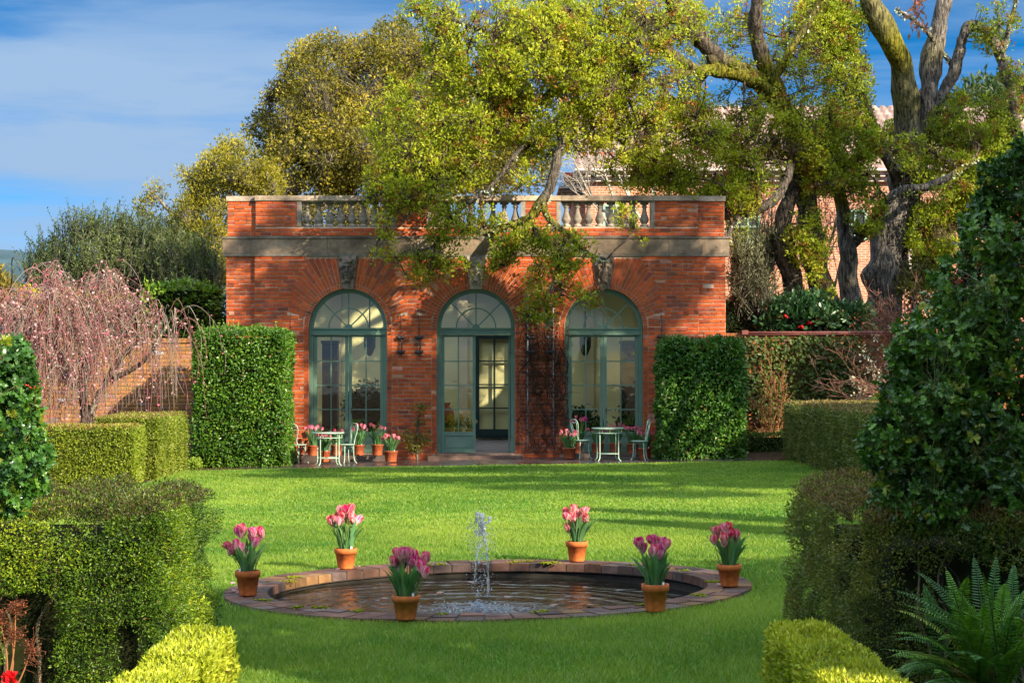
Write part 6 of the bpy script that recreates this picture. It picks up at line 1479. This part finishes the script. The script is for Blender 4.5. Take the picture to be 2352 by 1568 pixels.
# ================================================================ bistro set
MINT = np.array((.33, .46, .34))
def bistro_chair(loc, rot, label):
    t = thing('bistro_chair', (0, 0, 0), label, 'chair', 'pale green wrought iron bistro chairs'); rr_ = .0125
    mb = MB(); lathe(mb, [(0, .452), (.185, .455), (.205, .45), (.205, .438), (.19, .434), (0, .440)], (0, 0, 0), 24, MINT * .85); mb.build('seat', M_PAINT, t)
    for a in (45, 135, 225, 315):
        c, s = math.cos(math.radians(a)), math.sin(math.radians(a)); mb = MB()
        l = smooth_line([[.12 * c, .12 * s, .44, rr_], [.17 * c, .17 * s, .40, rr_], [.175 * c, .175 * s, .2, rr_], [.20 * c, .20 * s, .06, rr_], [.25 * c, .25 * s, .0, rr_]], 5); tube(mb, l[:, :3], rr_, 6, MINT)
        l = smooth_line([[.175 * c, .175 * s, .22, .008], [.15 * c, .15 * s, .36, .008], [.06 * c, .06 * s, .43, .008]], 4); tube(mb, l[:, :3], .008, 5, MINT); mb.build('leg', M_PAINT, t)
    mb = MB(); y = -.17
    o_ = [(-.11, y + .02, .45), (-.10, y, .56), (-.15, y - .02, .72), (-.17, y - .04, .84), (-.12, y - .055, .92), (0, y - .06, .945), (.12, y - .055, .92), (.17, y - .04, .84), (.15, y - .02, .72), (.10, y, .56), (.11, y + .02, .45)]
    l = smooth_line([[*p, rr_] for p in o_], 5); tube(mb, l[:, :3], rr_, 6, MINT); mb.build('back_hoop', M_PAINT, t)
    mb = MB(); i_ = [(-.05, y + .02, .45), (-.055, y, .58), (-.09, y - .02, .74), (-.11, y - .04, .84), (-.06, y - .05, .885), (0, y - .05, .85), (.06, y - .05, .885), (.11, y - .04, .84), (.09, y - .02, .74), (.055, y, .58), (.05, y + .02, .45)]
    l = smooth_line([[*p, .008] for p in i_], 5); tube(mb, l[:, :3], .009, 5, MINT); mb.build('back_scroll', M_PAINT, t)
    t.location = [float(x) for x in loc]; t.rotation_euler = (0, 0, rot); return t
def bistro_table(loc, rot, label, R_=.37, top=.77):
    t = thing('bistro_table', (0, 0, 0), label, 'table', 'pale green bistro tables')
    mb = MB(); lathe(mb, [(0, top), (R_ - .03, top), (R_ - .03, top - .005)], (0, 0, 0), 32, (.10, .085, .07)); lathe(mb, [(R_ - .03, top + .001), (R_, top + .003), (R_ + .008, top - .012), (R_, top - .028), (R_ - .03, top - .03)], (0, 0, 0), 32, MINT); lathe(mb, [(.0, top + .002), (.2, top + .002)], (0, 0, 0), 24, (.30, .32, .25)); mb.build('table_top', M_PAINT, t)
    mb = MB(); lathe(mb, [(R_ - .05, top - .13), (R_ - .035, top - .13), (R_ - .035, top - .112), (R_ - .05, top - .112), (R_ - .05, top - .13)], (0, 0, 0), 32, MINT)
    for a in range(0, 360, 30):
        c, s = math.cos(math.radians(a)), math.sin(math.radians(a)); tube(mb, [((R_ - .042) * c, (R_ - .042) * s, top - .12), ((R_ - .042) * c, (R_ - .042) * s, top - .02)], .007, 4, MINT)
    mb.build('apron_ring', M_PAINT, t)
    for a in (45, 135, 225, 315):
        c, s = math.cos(math.radians(a)), math.sin(math.radians(a)); mb = MB(); q = R_ - .06
        l = smooth_line([[q * c, q * s, top - .02, .013], [q * c, q * s, .4, .013], [q * c, q * s, .12, .013], [(q + .02) * c, (q + .02) * s, .04, .013], [(q + .07) * c, (q + .07) * s, 0, .013]], 5); tube(mb, l[:, :3], .0135, 6, MINT); mb.build('leg', M_PAINT, t)
    mb = MB(); q = R_ - .06; cs = [(q * math.cos(math.radians(a)), q * math.sin(math.radians(a)), .17) for a in (45, 135, 225, 315)]
    tube(mb, [cs[0], cs[1]], .01, 5, MINT); tube(mb, [cs[2], cs[3]], .01, 5, MINT); m1 = (np.array(cs[0]) + cs[1]) / 2; m2_ = (np.array(cs[2]) + cs[3]) / 2; tube(mb, [m1, m2_], .01, 5, MINT); mb.build('stretcher', M_PAINT, t)
    t.location = [float(x) for x in loc]; t.rotation_euler = (0, 0, rot); return t
bistro_table(G(754, 1068), .25, 'pale green round bistro table beside the left laurel block')
bistro_table(G(1396, 1057.5), .1, 'pale green round bistro table beside the right laurel block')
bistro_chair(G(685, 1063), math.radians(-35), 'mint bistro chair facing forward right against the left laurel block')
bistro_chair(G(796, 1063), math.radians(125), 'mint bistro chair right of the left table, in front of the tall tulips')
bistro_chair(G(1336, 1053), math.radians(-60), 'mint bistro chair left of the right table')
bistro_chair(G(1469, 1056), math.radians(75), 'side turned mint bistro chair next to the right laurel block')

# ================================================================ fountain
FJ = thing('fountain_jet', JET, 'white water jet rising and splashing in the middle of the pool', 'fountain')
r = np.random.default_rng(71)
mb = MB(); lathe(mb, [(0, -.3), (.02, -.3), (.018, .02), (.01, .03), (0, .03)], JET, 10, (.16, .07, .03)); mb.build('nozzle', M_IRON, FJ)
def jp(px, py): 
    p = P(px, py, JET[1]); return p
mb = MB(); l = smooth_line([[*jp(1122, 1370), .011], [*jp(1122, 1330), .010], [*jp(1120, 1290), .013], [*jp(1118, 1255), .012], [*jp(1113, 1230), .018], [*jp(1108, 1205), .022], [*jp(1104, 1178), .012]], 10, .006, 3); tube(mb, l[:, :3], l[:, 3], 8, (.8, .85, .9), lump=.9, seed=4)
for k in range(26):
    c = jp(r.normal(1104, 9), r.uniform(1178, 1255)); ico(mb, [c], np.array([[r.uniform(.008, .024), r.uniform(.008, .02), r.uniform(.014, .04)]]), (.8, .85, .9))
l = smooth_line([[*jp(1098, 1255), .006], [*jp(1092, 1300), .009], [*jp(1090, 1330), .006]], 8, .01, 6); tube(mb, l[:, :3], l[:, 3], 6, (.8, .85, .9), lump=.9, seed=5)
tag(mb.build('jet', M_SPRAY, FJ), kind='stuff')
n = 620; t = r.random(n); px = 1112 + r.normal(0, 15, n) - 12 * (t < .6); py = np.where(r.random(n) < .55, r.uniform(1180, 1370, n), r.normal(1235, 40, n)); q = np.stack([(px - CX) / F * JET[1], JET[1] + r.normal(0, .08, n), EYE - (py - HY) / F * JET[1]], 1); q = q[q[:, 2] > JET[2]]
mb = MB(); ico(mb, q, np.exp(r.normal(math.log(.0042), .4, len(q))), (.85, .9, .95))
a = r.uniform(0, 6.28, 420); rad = np.abs(r.normal(0, .26, 420)); q = np.stack([JET[0] - .1 + rad * np.cos(a) * 1.2, JET[1] - .05 + rad * np.sin(a), JET[2] + np.abs(r.normal(0, .05, 420)) * np.exp(-rad * 2)], 1); ico(mb, q, np.exp(r.normal(math.log(.006), .45, len(q))), (.85, .9, .95)); tag(mb.build('droplets', M_SPRAY, FJ), kind='stuff')

# fallen petals and floating leaves
def petal(px, py, col, label, name='petal', size=.05, dz=.045, cat='petal', group='fallen tulip petals'):
    p = G(px, py, dz) if dz > -.1 else None
    if p is None:
        b_ = (py - HY) / F; Y = (EYE + .118) / b_; p = np.array([(px - CX) / F * Y, Y, -.116])
    mb = MB(); rr_ = np.random.default_rng(int(px * 7 + py)); V, f, h = petal_grid(size * 1.3, size, size * .25)
    V = np.stack([V[:, 2] - size * .6, V[:, 0], np.abs(V[:, 1]) + .004 + .2 * np.abs(V[:, 0])], 1); a = rr_.uniform(0, 6.28); V = np.stack([V[:, 0] * math.cos(a) - V[:, 1] * math.sin(a), V[:, 0] * math.sin(a) + V[:, 1] * math.cos(a), V[:, 2]], 1) + p
    mb.add(V, f, mixcol(np.array(col), np.array(col) * .6 + .35, h[:, 0]), 0, True); tag(mb.build(name, M_PETAL, None, p), label, cat, group)
for px, py, c, lab in ((535, 1340, (.70, .32, .42), 'pink petal on the grass at the left tip of the coping'), (538, 1357, (.62, .20, .38), 'pink petal on the coping just left of the leftmost pot'), (548, 1361, (.62, .22, .40), 'pink petal touching the base of the leftmost pot'), (822, 1302, (.70, .10, .16), 'red and white petal right of the far left pot'), (808, 1299, (.66, .25, .3), 'pink petal tucked behind the far left pot'), (1652, 1343, (.74, .35, .36), 'pale petal on the coping left of the rightmost pot'), (775, 1308, (.6, .2, .3), 'pink petal left of the far left pot base')):
    petal(px, py, c, lab)
for px, py, c, lab in ((1010, 1364, (.32, .09, .02), 'orange brown leaf floating right of the nearest pot'), (1166, 1374, (.14, .05, .03), 'curled dark leaf floating at the front right of the jet'), (1083, 1340, (.20, .08, .05), 'brown leaf floating just behind the splash'), (1350, 1352, (.14, .06, .05), 'dark leaf floating left of the tall near right pot'), (1270, 1393, (.18, .05, .025), 'upright brown leaf floating near the pool front edge')):
    petal(px, py, c, lab, 'floating_leaf', .075, -.2, 'leaf', 'leaves floating on the pool')

# ================================================================ things inside the room
def indoor_plant(px, py0, Y, blobs, cols, label, seed, n=260, L_=.14):
    b = P(px, py0, Y); b[2] = FLZ; t = thing('indoor_plant', b, label, 'plant'); r = np.random.default_rng(seed)
    mb = MB(); lathe(mb, [(0, 0), (.17, 0), (.24, .36), (.27, .37), (.27, .42), (.22, .42), (.2, .36)], b, 20, (.40, .12, .04)); mb.build('pot', M_TERRA, t)
    p = sample_blobs(blobs, n, r, .4); mb = MB(); twigs(mb, np.tile(b + [0, 0, .38], (n, 1)), p, .008, .003, .06, r, (.1, .08, .04)); mb.build('stems', M_TWIG, t)
    q = np.repeat(p, 7, 0) + r.normal(0, .08, (n * 7, 3)); mb = MB(); sz = L_ * (.6 + .7 * r.random(len(q))); leaves(mb, q, r.normal(0, 1, q.shape), r.normal(0, 1, q.shape), sz, sz * .5, vary(r, cols, len(q), .3), 'oval'); mb.build('foliage', M_LEAF, t)
indoor_plant(850, 1020, YB + 1.5, [(840, 925, 34, 45, YB + 1.5, .5), (865, 940, 28, 40, YB + 1.6, .5), (815, 935, 20, 40, YB + 1.4, .3)], (.03, .09, .015), 'dark leafy indoor shrub behind the right leaf of the left door', 81)
indoor_plant(1330, 1020, YB + 1.6, [(1330, 975, 34, 35, YB + 1.6, .5), (1365, 985, 25, 30, YB + 1.5, .4)], (.02, .06, .015), 'dark indoor plant low behind the left leaf of the right door', 82, 200)
indoor_plant(1450, 1020, YB + 1.7, [(1452, 960, 26, 50, YB + 1.7, .4)], (.018, .05, .014), 'dark indoor plant behind the right leaf of the right door', 83, 170)
b = P(1055, 1030, YB + 1.3); b[2] = FLZ; t = thing('plant_table', b, 'small wooden plant table inside the middle door', 'table'); mb = MB()
box(mb, b[0] - .5, b[0] + .42, b[1] - .3, b[1] + .3, FLZ + .36, FLZ + .40, (.20, .11, .06)); mb.build('table_top', M_WOOD, t)
for dx in (-.45, .37):
    for dy in (-.25, .25): mb = MB(); box(mb, b[0] + dx - .02, b[0] + dx + .02, b[1] + dy - .02, b[1] + dy + .02, FLZ, FLZ + .36, (.18, .1, .06)); mb.build('leg', M_WOOD, t)
for k, (dx, dy, lab) in enumerate(((-.32, -.1, 'pot of yellow daffodils nearest the door stile inside the middle door'), (-.02, .05, 'pot of daffodils in the middle of the plant table'), (.26, -.08, 'pot of pale cream daffodils at the right end of the plant table'))):
    q = b + np.array([dx, dy, .40]); tt = thing('daffodil_pot', q, lab, 'flower pot', 'daffodil pots inside the middle door'); r = np.random.default_rng(85 + k)
    mb = MB(); lathe(mb, [(0, 0), (.08, 0), (.11, .15), (.09, .15)], q, 16, (.42, .13, .04)); mb.build('pot', M_TERRA, tt)
    n = 60; a = q + np.column_stack([r.normal(0, .04, (n, 2)), np.full(n, .14)]); e = a + np.column_stack([r.normal(0, .09, (n, 2)), r.uniform(.15, .36, n)]); mb = MB(); leaves(mb, a, e - a, r.normal(0, 1, (n, 3)), np.linalg.norm(e - a, axis=1), .018, vary(r, (.10, .22, .04), n, .2)); mb.build('foliage', M_LEAF, tt)
    n = 12; e = q + np.column_stack([r.normal(0, .12, n), r.normal(-.04, .08, n), r.uniform(.26, .50, n)]); mb = MB()
    for h in e:
        d = unit(r.normal(0, .4, 3) + [0, -1, .1]); u = unit(r.normal(0, 1, (7, 3))); u = unit(u - (u @ d)[:, None] * d); leaves(mb, np.tile(h, (7, 1)), u, np.tile(d, (7, 1)), .06, .045, vary(r, (.85, .62, .04) if k < 2 else (.85, .78, .45), 7, .06), 'oval'); ico(mb, [h + d * .018], .02, (.85, .45, .02))
    tag(mb.build('blooms', M_PETAL, tt), kind='stuff')
b = P(1016, 1030, YB + 2.4); b[2] = FLZ; t = thing('terracotta_jar', b, 'big orange terracotta jar inside the left leaf of the middle door', 'jar'); mb = MB(); lathe(mb, [(0, 0), (.17, 0), (.26, .3), (.33, .7), (.30, .98), (.18, 1.12), (.20, 1.17), (.16, 1.17), (.14, 1.1)], b, 28, (.62, .22, .06)); mb.build('jar_body', M_TERRA, t); mb = MB(); lathe(mb, [(.165, 1.165), (.215, 1.17), (.215, 1.20), (.16, 1.20)], b, 28, (.60, .21, .06)); mb.build('jar_lip', M_TERRA, t)
def lantern(px, label):
    x = ux(px); t = thing('hanging_lantern', (x, YB + 2.2, uz(768)), label, 'lantern', 'dark iron lanterns hanging inside'); mb = MB(); tube(mb, [(x, YB + 2.2, ZC - .36), (x, YB + 2.2, uz(768))], .02, 6, (.02, .02, .02)); mb.build('chain', M_IRON, t)
    mb = MB(); lathe(mb, [(0, .12), (.15, .05), (.15, -.28), (.07, -.48), (0, -.52)], (x, YB + 2.2, uz(768) + .0), 8, (.018, .018, .018), smooth=False); mb.build('lamp_body', M_IRON, t)
lantern(834, 'dark lantern seen through the top panes of the left door'); lantern(1352, 'dark lantern seen through the top panes of the right door')

for px, lab in ((729, 'tall dark box added in place of the inner pier behind the far left pane column'), (1462, 'tall dark box added in place of the inner pier behind the far right pane column')):  # added dark boxes stand in for the dark inner side piers
    x = ux(px); yy = YB + 3.2; t = thing('pier_box', (x, yy, FLZ), lab, 'pier_box', 'dark boxes added in place of inner piers')
    mb = MB(); box(mb, x - .2, x + .2, yy, yy + .5, FLZ + .06, FLZ + 2.75, (.10, .075, .05)); box(mb, x - .23, x + .23, yy - .03, yy + .52, FLZ + 2.75, FLZ + 2.82, (.12, .09, .06)); box(mb, x - .22, x + .22, yy - .02, yy + .51, FLZ, FLZ + .06, (.08, .06, .04)); mb.build('pier_box_body', M_WOOD, t)
    mb = MB(); box(mb, x - .18, x - .01, yy - .02, yy - .002, FLZ + .1, FLZ + 2.7, (.12, .09, .06)); mb.build('pier_box_panel', M_WOOD, t); mb = MB(); box(mb, x + .01, x + .18, yy - .02, yy - .002, FLZ + .1, FLZ + 2.7, (.12, .09, .06)); mb.build('pier_box_panel', M_WOOD, t)
# ================================================================ trees to the right and behind, whose shade falls across the garden
def shade_tree(x, y, crown, label, seed, n=900, leaf=.30, cols=((.05, .09, .015), (.10, .16, .02), (.18, .24, .03))):
    r = np.random.default_rng(seed); root = thing('garden_tree', (x, y, gz(min(x, 25))), label, 'tree'); zb = gz(min(x, 25))
    zc = np.mean([c[2] for c in crown]); mb = MB(); l = smooth_line([[x, y, zb - .2, .3], [x + .1, y, zb + zc * .4, .24], [x, y + .1, zc, .16]], 6, .1, seed); tube(mb, l[:, :3], l[:, 3], 8, (.12, .1, .08))
    P_ = []
    for cx_, cy_, cz_, rx, ry, rz, w_ in crown:
        k = int(n * w_); d = unit(r.normal(0, 1, (k, 3))) * (r.random(k) ** .4)[:, None]; P_.append(np.array([cx_, cy_, cz_]) + d * [rx, ry, rz])
        q = smooth_line([[*l[-4, :3], .12], [*((l[-4, :3] + [cx_, cy_, cz_]) / 2), .08], [cx_, cy_, cz_, .03]], 5, .08, seed); tube(mb, q[:, :3], q[:, 3], 6, (.12, .1, .08))
    mb.build('trunk', M_BARK, root); p = np.concatenate(P_); nl = 6; q = np.repeat(p, nl, 0) + r.normal(0, .22, (len(p) * nl, 3)); sz = leaf * (.6 + .8 * r.random(len(q)))
    t = np.clip(vnoise(q, .8, seed) + r.normal(0, .2, len(q)), 0, 1); c = np.where((t < .5)[:, None], mixcol(cols[0], cols[1], np.clip(t * 2, 0, 1)), mixcol(cols[1], cols[2], np.clip(t * 2 - 1, 0, 1)))
    mb = MB(); leaves(mb, q, r.normal(0, 1, q.shape), r.normal(0, 1, q.shape), sz, sz * .5, c); mb.build('crown', M_LEAF, root)
def toward_sun(x, y, z, t):
    """point t metres (horizontal) from a garden point toward the sun"""
    h = math.hypot(SUND[0], SUND[1]); return np.array([x + SUND[0] / h * t, y + SUND[1] / h * t, z + SUND[2] / h * t])
def blob(tx, ty, tz, t, rx, ry, rz, w_):
    c = toward_sun(tx, ty, tz, t); return (c[0], c[1], c[2], rx, ry, rz, w_)
shade_tree(9.5, 6.5, [blob(3.9, 13.2, 1.6, 7.5, 2.2, 1.6, 2.0, .9), blob(2.6, 11.2, .4, 7.5, 1.6, 1.4, 1.4, .5), blob(5.0, 15.0, 2.2, 8, 1.6, 1.5, 1.8, .5), blob(3.4, 12.6, 3.4, 8, 1.4, 1.2, 1.0, .3)], 'broad leafy garden tree just out of view, shading the fern and holly', 501, 800)
shade_tree(7.5, 4.0, [blob(.4, 12.6, 0, 9, 1.7, 1.0, .6, .30), blob(-1.2, 14.7, 0, 9.5, 1.1, .8, .5, .2), blob(1.0, 14.4, 0, 9.3, .9, .8, .4, .13), blob(-2.3, 17.2, .1, 10, 1.0, 1.0, .5, .13), blob(-.9, 16.3, .1, 9.6, .55, .5, .35, .05)], 'garden tree behind the viewer, shading the near lawn', 502, 700)
shade_tree(10.5, 13.5, [blob(2.3, 18.7, .2, 9, .7, .6, .5, .07), blob(3.4, 20.2, .0, 9, 1.1, 1.0, .5, .2), blob(3.3, 17.2, 0, 8, .9, .8, .5, .2)], 'garden tree beyond the right hedge, shading the right pot', 503, 600)
def column_yew(x, y, h, R_, label, seed):
    r = np.random.default_rng(seed); root = thing('column_yew', (x, y, gz(x)), label, 'tree', 'columnar yews beyond the right hedge'); n = 4200
    u = r.random(n); a = r.uniform(0, 6.28, n); rad = R_ * np.sin(np.clip(u * .85 + .16, 0, 1) * math.pi) ** .5 * (.82 + .2 * r.random(n)); p = np.stack([x + rad * np.cos(a), y + rad * np.sin(a), gz(x) + u * h], 1)
    mb = MB(); leaves(mb, p, np.stack([np.cos(a) * .4, np.sin(a) * .4, np.ones(n)], 1) + r.normal(0, .3, (n, 3)), np.stack([np.cos(a), np.sin(a), 0 * a], 1), .22, .07, vary(r, (.02, .05, .015), n, .3)); mb.build('foliage', M_LEAF, root)
    mb = MB(); tube(mb, [(x, y, -.1), (x, y, h * .9)], [.16, .04], 6, (.1, .07, .05)); mb.build('trunk', M_BARK, root)
column_yew(7.9, 22.4, 4.9, .50, 'column yew standing out of view, nearer the oak', 511)
column_yew(7.9, 20.3, 4.75, .58, 'column yew standing out of view, nearer the holly', 512)
shade_tree(14.5, 25, [blob(5.9, 40.5, .3, 19, 2.4, 2.2, .9, .75), blob(6.5, 36.5, .8, 18, 1.7, 1.6, .8, .5), blob(3.0, 41.0, 0, 19, 1.9, 1.2, .5, .36), blob(2.4, 37.2, 0, 18.5, 1.8, .8, .35, .22), blob(4.6, 34.6, 0, 17, 1.0, .8, .3, .14)], 'tall garden tree right of the lawn, shading the far right hedge', 504, 900)
shade_tree(12.5, 27, [blob(-.4, 41.6, 0, 20, 2.2, .8, .3, .5), blob(-3.4, 42.2, 0, 20.5, 1.5, .7, .3, .26), blob(-1.0, 37.9, 0, 19.5, 2.2, .5, .2, .32), blob(.9, 35.0, 0, 19, 1.5, .4, .16, .18), blob(2.8, 32.6, 0, 18, 1.1, .35, .14, .12), blob(-4.2, 40.2, 0, 20.5, 1.1, .35, .2, .09)], 'tall thin garden tree right of the lawn, streaking its far end with shade', 505, 900)
shade_tree(16.5, 31, [blob(-3.3, 47.2, 1.7, 20.5, 1.3, 1.1, .7, .20), blob(-1.2, 47.2, 1.5, 20.5, 1.3, 1.1, .9, .36), blob(1.0, 47.2, 1.7, 20.5, 1.4, 1.1, 1.0, .40), blob(3.3, 47.2, 1.7, 20.5, 1.5, 1.1, 1.1, .46), blob(5.0, 46.5, 1.2, 20, 1.1, 1.0, .7, .2), blob(-.5, 47.2, 3.7, 21, 1.6, .8, .35, .12), blob(3.6, 47.2, 4.3, 20.5, 1.6, 1.1, .7, .26), blob(-4.4, 47.2, 3.2, 20.5, .8, .6, .5, .09), blob(-5.3, 47.2, 4.3, 20.5, .9, .7, .7, .085), blob(-3.4, 47.2, 4.6, 20.5, .9, .7, .6, .085), blob(-5.8, 47.2, 5.7, 20.5, .7, .5, .35, .05)], 'tall garden tree at the right, dappling the pavilion front', 506, 900)
shade_tree(24, 33, [blob(9.0, 48, 2.0, 19, 2.0, 1.6, 1.0, .5), blob(12.0, 50, 5.0, 19, 2.6, 2, 1.6, .45), blob(8.5, 51, 6.0, 19, 2.2, 1.8, 1.4, .35), blob(12.0, 52, 9.5, 20, 2.4, 2, 1.4, .3)], 'tall garden tree at far right, shading the right wall and oak trunks', 507, 900)
shade_tree(27, 31, [blob(5.0, 49, 7.6, 22, 1.8, 1.5, 1.2, .32), blob(7.2, 50, 8.8, 22, 1.8, 1.5, 1.2, .34), blob(8.8, 51, 7.4, 22, 1.6, 1.4, 1.1, .30), blob(3.6, 48, 6.2, 22, 1.4, 1.2, .9, .2)], 'very tall garden tree far to the right, half shading the oak crowns', 508, 900)
